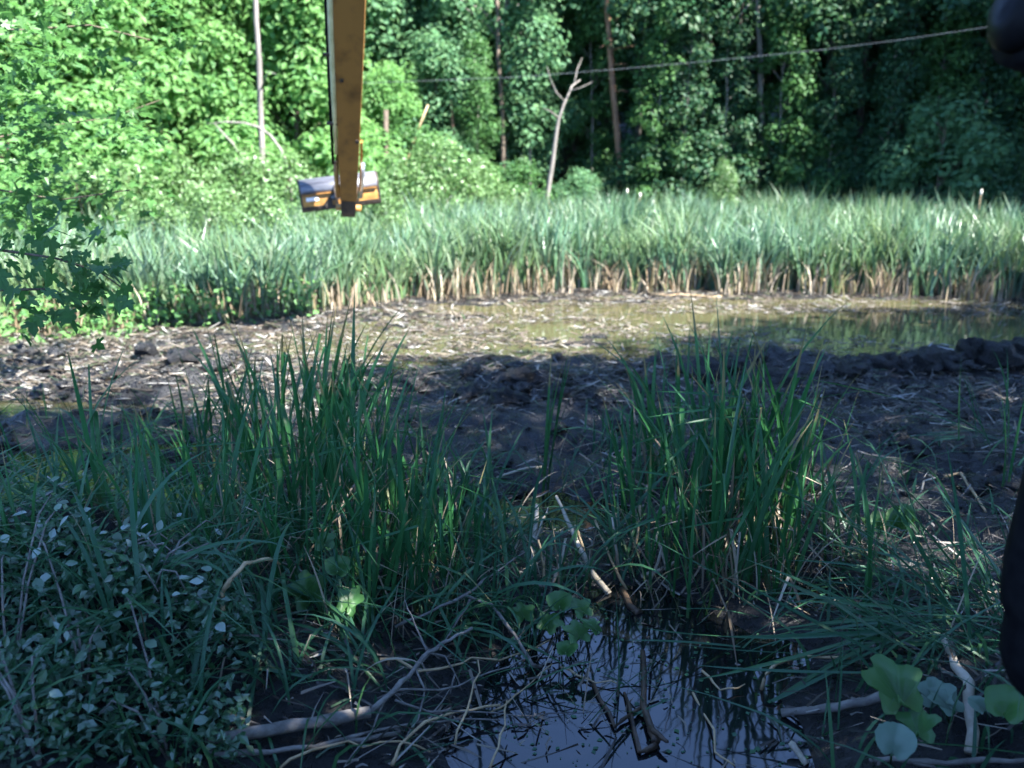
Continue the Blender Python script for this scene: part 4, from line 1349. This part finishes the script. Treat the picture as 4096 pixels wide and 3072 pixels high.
# arching sedges, lower left
for px, py, n, h, az, lab in [(120, 610, 13, .85, 2.9, 'arching sedge tuft left above the vine leaves coloured with sky shine'), (60, 590, 11, .9, 3.0, 'arching sedge tuft at the far left with leaves drooping left'), (250, 640, 13, .95, 2.6, 'arching sedge tuft beside the bent tan stem'),
                              (300, 690, 14, .95, 3.3, 'arching sedge tuft above the grey log'), (380, 680, 13, .9, 3.0, 'arching sedge tuft behind the forked twigs'), (350, 630, 12, .9, 2.8, 'arching sedge tuft among the broad leaves left of the middle'),
                              (200, 720, 12, .8, 2.2, 'arching sedge tuft left of the grey log'), (430, 640, 11, .8, .3, 'arching sedge tuft left of the curved bare branch'), (150, 660, 10, .8, .6, 'arching sedge tuft growing through the vine leaves coloured with sky shine')]:
    tuft(ground(px, py), int(n * 1.25), h * 1.22, lab, None, .55, 0, .15, ARC, 2, az, .8, .45, 'sedge_tuft', 'sedge')
# flattened reeds, lower right
for px, py, n, h, az, lab in [(960, 600, 15, 1.2, 3.05, 'sheaf of flattened green reeds at the right, uppermost of three'), (1000, 640, 17, 1.3, 3.2, 'sheaf of flattened green reeds at the right, middle of three'), (930, 660, 14, 1.15, 3.3, 'sheaf of flattened green reeds at the right, lowest of three'),
                              (985, 445, 12, .95, 3.0, 'sheaf of pale flattened reeds on the dark mud at the right'), (880, 580, 12, .95, 2.9, 'sheaf of flattened reeds between the right stand and the black panel'), (640, 735, 8, .9, 3.35, 'few cut green reeds floating at the front of the pool'),
                              (585, 742, 7, .75, .35, 'few green reed blades lying across the middle front of the pool'), (560, 765, 8, .8, .15, 'green reed blades lying along the bottom edge of the pool'), (500, 690, 6, .6, .3, 'few reed blades lying over the left bank of the pool'), (770, 640, 7, .8, 3.4, 'reed blades fallen over the right bank of the pool'), (450, 500, 9, .7, .2, 'flattened reeds on the mud left of the lone shoot')]:
    tuft(ground(px, py) + Vector((0, 0, .10)), int(n * 1.7), h * 1.1, lab, None, 1.40, 0, .30, LAY, 3, az, .25, .4, 'flattened_reeds', 'reeds')

# short green blades covering the ground between
def s_short():
    while True:
        px = rnd.uniform(-60, 1080)
        y = 3.4 + 4.6 * rnd.random()
        x = (px - 512) / FPX * (y + 1)
        h_ = hgt(x, y)
        if h_ < .03:
            continue
        dens = (.25 if -1.3 < x < -.2 and y < 5 else .8) if x < -.4 and y < 6.6 else (.28 if x > 1.5 and y < 5.6 else .07)
        if rnd.random() < dens:
            return (x, y, h_ - .01)
V_, F_ = blades(2000, s_short, .12, .55, .019, .75, 6, 1.2)
tag(obj('short_grass', mesh_np('short_grass', V_, F_, M_sedge)), 'short shaded grass and sedge between the near reeds', 'grass', None, 'stuff')

# floating duckweed and bits on the near pool
L = []
while len(L) < 260:
    p = flat(rnd.uniform(470, 860), rnd.uniform(600, 768))
    if hgt(p.x, p.y) < 0:
        L.append((p.x, p.y, .004))
L = np.array(L, dtype=np.float32)
fr = frames(rs.normal(size=L.shape) * .05 + np.array([0, 0, 1.0]), rs)
V_, F_ = cards(T_LEAF_V * np.array([1.2, 1, .2]), T_LEAF_F, L, fr, 0.012 + .035 * rs.rand(len(L)) ** 2.5)
tag(obj('floating_leaves', mesh_np('floating_leaves', V_, F_, M_sedge)), 'tiny leaves floating on the near pool', 'leaves', None, 'stuff')

# ------------------------------------------------------------------ sticks, branches, logs
def stick(name, label, cat, pts, rad, mat, twigs=(), group=None, wob=None):
    wob = (.012 if 'reed' in name or 'straw' in name or 'stem' in name else .02) if wob is None else wob
    """pts: (px, py, height above ground)."""
    def P(q):
        g = ground(q[0], q[1]) if q[2] < .02 else None
        if g is not None:
            z0 = max(0.0, g.z)
            return Vector((g.x, g.y, z0 + q[2]))
        z = q[2]
        zz = 0
        for _ in range(6):
            f_ = flat(q[0], q[1], zz)
            zz = max(0.0, hgt(f_.x, f_.y)) + z
        return Vector((f_.x, f_.y, zz))
    Q = [P(q) for q in pts]
    base = Q[0].copy()
    root = thing(name, label, cat, base, 0, group)
    def smooth(Q_):
        out = [Q_[0]]
        for i in range(1, len(Q_)):
            a_, b_ = Q_[i - 1], Q_[i]
            m = (a_ + b_) / 2
            d_ = (b_ - a_).length * wob
            q1, q2 = a_.lerp(b_, .33), a_.lerp(b_, .67)
            for q_ in (q1, q2):
                q_ += Vector((rnd.gauss(0, d_), rnd.gauss(0, d_), rnd.gauss(0, d_)))
            out += [q1, q2, b_]
        return out
    def radii(rad_, n):
        return [(rad_[0] + (rad_[1] - rad_[0]) * i / (n - 1)) * rnd.uniform(.82, 1.18) for i in range(n)]
    S_ = smooth(Q)
    mb = MB()
    mb.tube([p - base for p in S_], radii(rad, len(S_)), 7)
    obj('stem', mb.mesh('stem', mat, True), root)
    for tw in twigs:
        T_ = smooth([P(q) for q in tw])
        mb = MB()
        mb.tube([p - base for p in T_], radii((rad[1] * .9, rad[1] * .35), len(T_)), 5)
        obj('twig', mb.mesh('twig', mat, True), root)
    return root

stick('broken_reed', 'thick pale broken reed stalk slanting down into the near pool', 'reed stalk', [(609, 597, .0), (590, 565, .12), (572, 530, .28), (556, 496, .45)], (.024, .012), M_stickpale)
stick('broken_reed', 'short pale stump of reed standing left of the slanting broken reed', 'reed stalk', [(530, 574, .0), (533, 545, .15), (537, 505, .35)], (.024, .016), M_stickpale, [((533, 550, .13), (541, 525, .25), (548, 508, .33))])
stick('broken_reed', 'thin brown-green reed slanting beside the thick pale broken reed', 'reed stalk', [(627, 592, .0), (612, 560, .15), (595, 520, .3)], (.012, .009), M_sticktan)
for q, (a_, b_, c_, d_, hh, lab) in enumerate([(545, 590, 538, 540, .32, 'left of the two that cross'), (552, 585, 566, 538, .3, 'right of the two that cross'), (618, 575, 612, 520, .36, 'straightest one'), (588, 572, 575, 525, .3, 'close behind the thick slanting one'),
                                              (648, 585, 664, 535, .34, 'leaning right'), (668, 580, 655, 530, .3, 'leaning left by the right stand'), (632, 560, 640, 505, .36, 'thin one by the right stand'), (512, 560, 520, 520, .25, 'shortest, by the small pool')]):
    stick('broken_reed', 'dead pale reed stalk behind the pool, ' + lab, 'reed stalk', [(a_, b_, .0), ((a_ + c_) / 2 + 2, (b_ + d_) / 2, hh * .5), (c_, d_, hh)], (.013, .008), M_stickpale if q % 3 else M_sticktan, (), 'dead reed stalks behind the near pool')
stick('white_stick', 'short white stick lying at the back of the near pool', 'stick', [(641, 578, .01), (658, 570, .02), (676, 562, .03)], (.018, .014), M_stickpale)
stick('grey_stick', 'smooth bluish grey stick at the lower right beside the broad leaves', 'stick', [(782, 713, .02), (815, 710, .04), (848, 704, .08), (905, 694, .12)], (.022, .026), M_stickgrey)
stick('white_stick', 'thick white peeled stick lying by the broad leaves at the right', 'stick', [(946, 634, .05), (955, 665, .05), (966, 700, .05), (975, 722, .03)], (.022, .026), M_stickpale)
stick('bent_stem', 'thin tan stem arched over the water at the lower right', 'stem', [(761, 694, .0), (766, 674, .10), (776, 664, .14), (800, 656, .12), (850, 658, .05)], (.011, .008), M_sticktan)
stick('bent_stem', 'tan reed bent over in an arch at the lower left', 'stem', [(223, 640, .0), (224, 605, .25), (230, 580, .38), (245, 564, .45), (268, 559, .42), (280, 564, .34)], (.015, .008), M_sticktan)
stick('curved_branch', 'bare grey branch curving down into the left side of the pool', 'branch', [(395, 627, .10), (430, 612, .2), (465, 595, .28), (492, 605, .25), (515, 635, .18), (532, 665, .08), (541, 685, .0)], (.009, .012), M_stickgrey,
      [((465, 595, .28), (490, 575, .32), (525, 552, .36)), ((470, 600, .27), (455, 625, .2), (440, 650, .15))])
stick('forked_branch', 'grey forked branch with many twigs over the log at the lower left', 'branch', [(370, 706, .10), (395, 690, .16), (415, 668, .22), (428, 652, .27), (450, 640, .3), (472, 628, .33)], (.016, .009), M_stickgrey,
      [((428, 652, .27), (415, 625, .33), (405, 600, .38)), ((415, 668, .22), (425, 690, .16), (418, 720, .08), (400, 745, .02)), ((428, 652, .27), (445, 655, .24), (455, 672, .18), (462, 690, .1)),
       ((395, 690, .16), (440, 690, .14), (490, 672, .14), (540, 655, .16)), ((395, 700, .12), (430, 712, .1), (480, 712, .07), (535, 716, .04)), ((385, 700, .12), (372, 730, .07), (345, 765, .03)), ((455, 672, .18), (452, 684, .14), (450, 694, .1))])
stick('grey_log', 'thick grey log lying at the lower left under the twigs', 'log', [(205, 738, .04), (250, 730, .05), (310, 720, .06), (370, 706, .10)], (.024, .032), M_stickgrey, (), None, .012)
stick('grey_stick', 'thin straight grey stick lying just below the thick grey log', 'stick', [(205, 752, .02), (270, 748, .02), (340, 738, .03), (400, 733, .03)], (.016, .012), M_stickgrey, [((340, 738, .03), (380, 728, .05), (440, 722, .05), (500, 720, .04))])
stick('curved_branch', 'pale brown bare branch curving along the bottom left of the pool', 'branch', [(392, 765, .02), (400, 745, .06), (425, 722, .09), (455, 712, .09), (500, 705, .06)], (.010, .007), M_sticktan)
stick('sunken_log', 'dark sunken log slanting in the back of the near pool', 'log', [(622, 592, .0), (630, 615, .01), (638, 642, .0)], (.024, .028), M_stickdark)
stick('rotten_stick', 'crooked dark brown stick in the front of the near pool', 'stick', [(641, 690, .01), (643, 705, .03), (650, 725, .04), (656, 742, .02)], (.016, .022), M_stickdark, [((656, 745, .02), (640, 752, .02), (622, 758, .01)), ((650, 728, .04), (662, 738, .06), (668, 742, .06))])
stick('grey_stick', 'dark thin stick slanting towards the crooked brown stick in the pool', 'stick', [(592, 742, .01), (615, 727, .02), (640, 708, .03)], (.012, .009), M_stickdark)
stick('grey_stick', 'pale bluish stick standing out of the pool at the bottom right', 'stick', [(806, 770, .0), (798, 752, .03), (790, 742, .06)], (.018, .016), M_stickpale)
stick('pale_root', 'long pale thin root running along the bottom right corner', 'root', [(870, 756, .04), (910, 758, .05), (960, 762, .05), (1035, 758, .06)], (.014, .012), M_stickgrey, [((910, 758, .05), (935, 766, .03), (980, 770, .02))])
stick('thin_twig', 'thin pale twig lying on the pool in the front middle', 'twig', [(490, 713, .02), (505, 705, .03), (520, 692, .04), (552, 664, .05)], (.006, .004), M_sticktan)
stick('thin_twig', 'thin pale twig bowed over the weeds left of the near pool', 'twig', [(575, 596, .1), (558, 604, .12), (540, 615, .1), (515, 640, .04)], (.006, .005), M_sticktan)
for (a_, lab) in [([(280, 768, .02), (330, 745, .05), (380, 742, .07), (430, 752, .03)], 'nearest the bottom edge below the grey log'), ([(455, 745, .02), (470, 700, .12), (478, 660, .2)], 'standing upright at the left bank of the pool'), ([(490, 768, .02), (500, 735, .1), (507, 700, .14)], 'slanting up from the bottom left of the pool'),
                  ([(380, 660, .1), (440, 668, .14), (500, 660, .12), (550, 640, .08)], 'longest one crossing the curved branch'), ([(700, 700, .01), (720, 690, .03), (745, 684, .04)], 'floating at the right side of the pool'), ([(560, 690, .01), (590, 680, .02), (618, 684, .02)], 'floating in the middle of the pool'), ([(690, 740, .01), (715, 752, .02), (735, 766, .02)], 'floating at the bottom right of the pool')]:
    stick('thin_twig', 'thin brown twig ' + lab, 'twig', a_, (.008, .004), M_sticktan, (), 'thin brown twigs round the near pool', .05)
stick('straw', 'pale slender straw slanting on the dark mud at the right', 'straw', [(910, 512, .02), (922, 496, .05), (937, 478, .1)], (.010, .008), M_stickpale)
stick('straw', 'pale bent straw on the dark mud near the right edge', 'straw', [(944, 470, .08), (960, 478, .1), (972, 490, .08), (986, 512, .02)], (.014, .010), M_sticktan)
stick('straw', 'long pale straw bundle lying left of the lone shoot', 'straw', [(497, 474, .03), (520, 470, .04), (546, 464, .05)], (.014, .012), M_stickpale)
stick('straw', 'pale folded straw standing up between the right stand leaves', 'straw', [(722, 436, .02), (712, 420, .25), (706, 402, .45), (716, 412, .38)], (.013, .010), M_stickpale)
stick('white_stick', 'white reed stub lying on sunlit mud before the middle heap', 'stick', [(465, 374, .02), (474, 370, .04), (483, 366, .03)], (.03, .02), M_stickpale)
stick('pole', 'thin pale pole leaning into the shaded cattails at the right edge', 'pole', [(968, 294, .05), (1000, 285, .25), (1040, 270, .5)], (.022, .018), M_stickgrey)
stick('white_stick', 'long pale reed pile at the far shore right of the middle', 'stick', [(655, 294, .03), (690, 293, .05), (722, 296, .04)], (.014, .010), M_sticktan)
for k, (px, py) in enumerate([(50, 372), (52, 370), (68, 378), (146, 362), (37, 352)]):
    pass

# ------------------------------------------------------------------ broad-leaved plants
def lobed_leaf(nm, mat, lob, seed, roundness=0.0):
    rr = random.Random(seed)
    n = 40
    V_ = [(0, .05, 0)]
    for i in range(n):
        a_ = 2 * math.pi * i / n - math.pi / 2
        r_ = .5 + .10 * math.cos(5 * (a_ - math.pi / 2)) * lob - .04 * math.cos(15 * a_) * lob * .6 + rr.uniform(-.015, .015)
        if i in (0, n - 1, 1):
            r_ *= .45 if i == 0 else .8
        x, y = r_ * math.cos(a_), r_ * math.sin(a_) + .42
        V_.append((x, y, .16 * abs(x) - .35 * (y - .3) ** 2 + .03 * math.sin(9 * x + seed) * math.cos(7 * y)))
    F_ = [(0, 1 + i, 1 + (i + 1) % n) for i in range(n)]
    return mesh_np(nm, V_, F_, mat, True)
BL = [lobed_leaf('broad_leaf', M_broad, 1, 1), lobed_leaf('broad_leaf', M_broad, 1.2, 2), lobed_leaf('broad_leaf', M_broad, .15, 3)]
BP = [lobed_leaf('broad_leaf', M_broadpale, .9, 4), lobed_leaf('broad_leaf', M_broadpale, .1, 5)]

def broad_plant(label, foot_px, leaves, group=None):
    g = ground(*foot_px)
    root = thing('broadleaf_plant', label, 'plant', g, 0, group)
    for px, py, dist, size, me, tilt, az in leaves:
        p = at(px, py, dist) - g
        o = obj('leaf', me, root, p)
        o.scale = (size, size, size)
        o.rotation_euler = (R(tilt), R(rnd.uniform(-12, 12)), R(az))
        mb = MB()
        mb.tube([(0, 0, -.03), Vector((0, 0, p.z * .55)) + Vector((p.x, p.y, 0)) * .4, p], [.006, .005, .004], 5)
        obj('stem', mb.mesh('stem', M_sticktan if size < .1 else M_sedge, True), root)
broad_plant('plant with one big lobed bright green leaf beside the white peeled stick', (905, 740), [(903, 708, 3.55, .27, BL[0], 38, 12), (918, 738, 3.45, .17, BL[1], 30, -25)])
broad_plant('plant with two pale greyish lobed leaves behind the big green leaf', (950, 725), [(938, 706, 3.75, .17, BP[0], 30, -15), (955, 712, 3.7, .16, BP[0], 25, 25)])
broad_plant('plant with one rounded pale leaf below the big lobed leaf', (890, 765), [(892, 755, 3.3, .17, BP[1], 35, -30)])
broad_plant('plant with a rounded olive leaf at the right edge beside the white stick', (1000, 730), [(1003, 718, 3.5, .20, BL[2], 30, -40), (985, 712, 3.6, .10, BP[1], 25, 20)])
broad_plant('small upright leafy seedling on the dark mud at the right', (890, 560), [(882, 530, 6.1, .16, BL[2], 60, 10), (898, 528, 6.1, .18, BL[2], 65, -20), (910, 524, 6.1, .17, BL[2], 70, 30), (870, 532, 6.1, .13, BL[2], 60, 60)])
broad_plant('plant with big dark rounded leaves low among the sedges left of the middle', (325, 640), [(337, 575, 4.8, .17, BL[2], 28, 0), (312, 605, 4.7, .22, BL[1], 50, 20), (345, 612, 4.6, .17, BL[0], 48, -30), (325, 548, 5.0, .15, BL[0], 25, 10)])
broad_plant('low leafy weed with rounded leaves left of the near pool', (560, 640), [(560, 610, 4.9, .16, BL[2], 30, 0), (585, 615, 4.9, .15, BL[1], 28, 30), (545, 630, 4.8, .15, BL[0], 26, -30), (580, 640, 4.7, .16, BL[1], 25, 10), (598, 632, 4.75, .13, BL[0], 30, 60), (565, 655, 4.6, .13, BL[2], 20, -20), (525, 620, 4.9, .14, BL[1], 30, 15)])

# ------------------------------------------------------------------ leafy vine at the lower left
VL = []
for s in range(4):
    V_ = [(0, 0, 0), (-.26, .25, .05), (-.30, .5, .03), (-.16, .8, -.02), (0, 1, -.12), (.16, .8, -.02), (.30, .5, .03), (.26, .25, .05), (0, .45, -.04)]
    F_ = [(8, (i + 1) % 8, i) for i in range(8)]
    VL.append(mesh_np('vine_leaf', V_, F_, M_vine, True))
VP = []
for m_ in VL[:2]:
    c_ = m_.copy()
    c_.materials.clear()
    c_.materials.append(M_vineglint)
    VP.append(c_)
vines = [((10, 700), 'leafy vine at the far left edge with leaves coloured pale as sky shine', 44, (-25, 90), (590, 700)), ((90, 720), 'leafy vine in the middle of the lower left bank', 44, (40, 160), (600, 760)), ((160, 690), 'leafy vine reaching right towards the bent tan reed', 42, (110, 235), (560, 690)),
         ((40, 765), 'leafy vine in the bottom left corner', 36, (-20, 110), (690, 775)), ((170, 765), 'leafy vine along the bottom between the corner and the grey log', 30, (100, 230), (690, 775)), ((115, 640), 'uppermost leafy vine of the lower left bank below the sedges', 38, (60, 190), (555, 640))]
for (fp, lab, n, xr, yr) in vines:
    g = ground(*fp)
    root = thing('leafy_vine', lab, 'vine', g)
    for q in range(4):
        mb = MB()
        pts = []
        x0, y0 = rnd.uniform(*xr), rnd.uniform(*yr)
        e = ground(x0, y0) + Vector((0, 0, .2)) - g
        mb.tube([(0, 0, -.02), e * .4 + Vector((0, 0, .16)), e * .75 + Vector((0, 0, .14)), e], [.008, .006, .005, .003], 5)
        obj('stem', mb.mesh('stem', M_stickgrey, True), root)
    for k in range(n):
        px, py = rnd.uniform(*xr), rnd.uniform(*yr)
        q = ground(px, py)
        o = obj('leaf', VP[k % 2] if rnd.random() < (.75 if py < 665 else .35) else VL[k % 4], root, Vector((q.x, q.y, q.z + rnd.uniform(.12, .36))) - g)
        s = rnd.uniform(.04, .085)
        o.scale = (s, s, s)
        o.rotation_euler = (rnd.gauss(.1, .5), rnd.gauss(0, .5), rnd.uniform(0, 6.28))
def s_vine():
    q = ground(rnd.uniform(-40, 250), rnd.uniform(565, 775))
    return (q.x, q.y, q.z + rnd.uniform(.0, .24))
leaf_field('ground_cover', 3600, s_vine, .05, M_vine, 'small crowded leaves of the low cover under the vines', .9)

# ------------------------------------------------------------------ maple branches hanging in at the upper left
MLV = [mesh_np('maple_leaf', T_MAP_V, T_MAP_F, M_maple)]
mt_base = on(-6.6, 4.6)
mroot = thing('maple_tree', 'maple tree at the left whose dark leafy twigs hang into the view', 'tree', mt_base)
mb = MB()
mb.tube([(0, 0, -.3), (.05, .05, 2), (-.05, .1, 4), (.1, .1, 6.5), (.05, .2, 9.5)], [.20, .17, .15, .11, .05], 9)
obj('trunk', mb.mesh('trunk', M_bark, True), mroot)
limbs = [[(-240, 60, 8), (-120, 100, 9.5), (0, 137, 10.5), (45, 126, 10.8), (110, 118, 11), (160, 100, 11.2)],
         [(-240, 140, 5.4), (-100, 220, 5.6), (0, 250, 5.8), (55, 258, 5.9), (100, 272, 6.0), (125, 290, 6.0)],
         [(-240, 20, 8), (-100, 20, 9.6), (20, 30, 10.4), (90, 25, 10.8), (150, 40, 11)],
         [(-240, 170, 5.3), (-100, 260, 5.4), (0, 290, 5.6), (45, 289, 5.7)],
         [(-240, 80, 7), (-100, 150, 8), (0, 190, 8.8), (60, 200, 9), (130, 190, 9.2)],
         [(-240, 0, 8), (-60, -30, 9.5), (60, -20, 10.5), (130, 0, 11)]]
spots = []
for li, lb in enumerate(limbs):
    Q = [at(*p) - mt_base for p in lb]
    z0 = Q[0].z - .6
    mb = MB()
    mb.tube([Vector((0, .1, max(1.0, z0)))] + Q, [.05, .032, .018, .010, .008, .006, .004][:len(Q) + 1], 5)
    obj('branch', mb.mesh('branch', M_bark, True), mroot)
    for k in range(1, len(lb) - 1):
        for q in range(26 if lb[k + 1][0] > 0 else 6):
            t = rnd.random()
            px = lb[k][0] + (lb[k + 1][0] - lb[k][0]) * t + rnd.gauss(0, 16)
            py = lb[k][1] + (lb[k + 1][1] - lb[k][1]) * t + rnd.gauss(8, 22)
            dd = lb[k][2] + rnd.gauss(0, .35)
            spots.append((px, py, dd))
# the hanging cluster
for q in range(75):
    spots.append((rnd.gauss(80, 20), rnd.gauss(293, 15), rnd.gauss(5.9, .2)))
for q in range(40):
    spots.append((rnd.gauss(45, 26), rnd.gauss(235, 18), rnd.gauss(5.9, .2)))
for q in range(9):
    spots.append((rnd.gauss(116, 7), rnd.gauss(272, 6), rnd.gauss(5.9, .1)))
rnd.shuffle(spots)
vis = [s for s in spots if s[0] > -15 and s[1] > -15]
hid = [s for s in spots if not (s[0] > -15 and s[1] > -15)]
for (px, py, dd) in vis[:290]:
    o = obj('leaf', MLV[0], mroot, at(px, py, dd) - mt_base)
    s = rnd.uniform(.06, .14)
    o.scale = (s, s, s)
    o.rotation_euler = (rnd.gauss(-.7, .5), rnd.gauss(0, .5), rnd.uniform(0, 6.28))
rest = hid
for q in range(46):
    cx, cy, cz = abs(rnd.gauss(0, 95)) - 10, rnd.uniform(-25, 235), rnd.uniform(8.0, 12.5)
    if cx > 205 - .25 * max(0, cy):
        continue
    for r in range(24):
        rest.append((cx + rnd.gauss(0, 15), cy + rnd.gauss(0, 10), cz + rnd.gauss(0, .25)))
P = np.array([tuple(at(*q) - mt_base) for q in rest] + [(rnd.gauss(-.3, 1.5), rnd.gauss(0, 1.6), rnd.uniform(4.5, 10)) for _ in range(2600)], dtype=np.float32)
N = rs.normal(size=P.shape) * .5 + np.array([0, 0, .9])
V_, F_ = cards(T_MAP_V, T_MAP_F, P, frames(N, rs, .6), .08 + .05 * rs.rand(len(P)))
tag(obj('foliage', mesh_np('foliage', V_, F_, M_maple), mroot), None, None, None, 'stuff')

# ------------------------------------------------------------------ black machine parts at the right edge
lp = at(1034, 18, 3.1)
lbase = on(lp.x + .25, lp.y - .05)
lr = thing('lamp_housing', 'black round lamp-like housing with a raised rim at the top right corner', 'lamp', lbase)
ax_ = Vector((-.93, -.10, .22)).normalized()
def ring(mb_, c0, prof, axis_, sides=28):
    u = axis_.cross(Vector((0, 0, 1))).normalized()
    v = axis_.cross(u).normalized()
    V_, F_ = [], []
    for t, r in prof:
        for k in range(sides):
            a_ = 2 * math.pi * k / sides
            V_.append(tuple(c0 + axis_ * t + u * (r * math.cos(a_)) + v * (r * math.sin(a_))))
    for i in range(len(prof) - 1):
        for k in range(sides):
            k2 = (k + 1) % sides
            a_, b_, c_, d_ = i * sides + k, i * sides + k2, (i + 1) * sides + k2, (i + 1) * sides + k
            F_ += [(a_, b_, c_), (a_, c_, d_)]
    mb_.add(V_, F_)
lc = lp - lbase
mb = MB()
ring(mb, lc, [(-.28, .0), (-.28, .10), (-.20, .156), (-.08, .168), (.03, .160), (.034, .0)], ax_)
obj('housing', mb.mesh('housing', M_black, True), lr)
mb = MB()
ring(mb, lc, [(.0, .12), (.0, .123), (.07, .120), (.084, .110), (.11, .080), (.12, .0)], ax_)
obj('rim', mb.mesh('rim', M_blacksheen, True), lr)
mb = MB()
mb.tube([(.9, 0, -.1), (.9, 0, lc.z * .5), (.9, 0, lc.z - .05), (.85, 0, lc.z), lc + Vector((.18, .0, .0))], [.05, .05, .05, .05, .05], 8)
obj('bracket', mb.mesh('bracket', M_black, True), lr)

pc = at(1040, 590, 2.7)
pbase = on(pc.x + .03, pc.y)
pr_ = thing('machine_panel', 'black padded machine panel jutting in at the right edge beside the flattened reeds', 'machine part', pbase)
prof = [(1034, 455), (1025, 492), (1016, 530), (1008, 562), (1004, 592), (1004, 610), (1009, 622), (1005, 638), (1003, 658), (1007, 676), (1016, 690), (1030, 702)]
mb = MB()
Q = [at(a_, b_, 2.7) - pbase for a_, b_ in prof]
wid = Vector((.22, .0, 0))
V_, F_ = [], []
for q in Q:
    for dx, dy in ((.0, .0), (.022, -.07), (.10, -.11), (.60, -.12), (.60, .12), (.10, .11), (.022, .07)):
        V_.append(tuple(q + Vector((dx, dy, 0))))
m = 7
for i in range(len(Q) - 1):
    for k in range(m):
        k2 = (k + 1) % m
        a_, b_, c_, d_ = i * m + k, i * m + k2, (i + 1) * m + k2, (i + 1) * m + k
        F_ += [(a_, b_, c_), (a_, c_, d_)]
for k in range(1, m - 1):
    F_ += [(0, k + 1, k), ((len(Q) - 1) * m, (len(Q) - 1) * m + k, (len(Q) - 1) * m + k + 1)]
mb.add(V_, F_)
obj('pad', mb.mesh('pad', M_black, True), pr_)
mb = MB()
mb.box((.50, 0, (Q[-1].z + .1) / 2 - .05), (.10, .10, Q[-1].z + .2))
obj('post', mb.mesh('post', M_black), pr_)
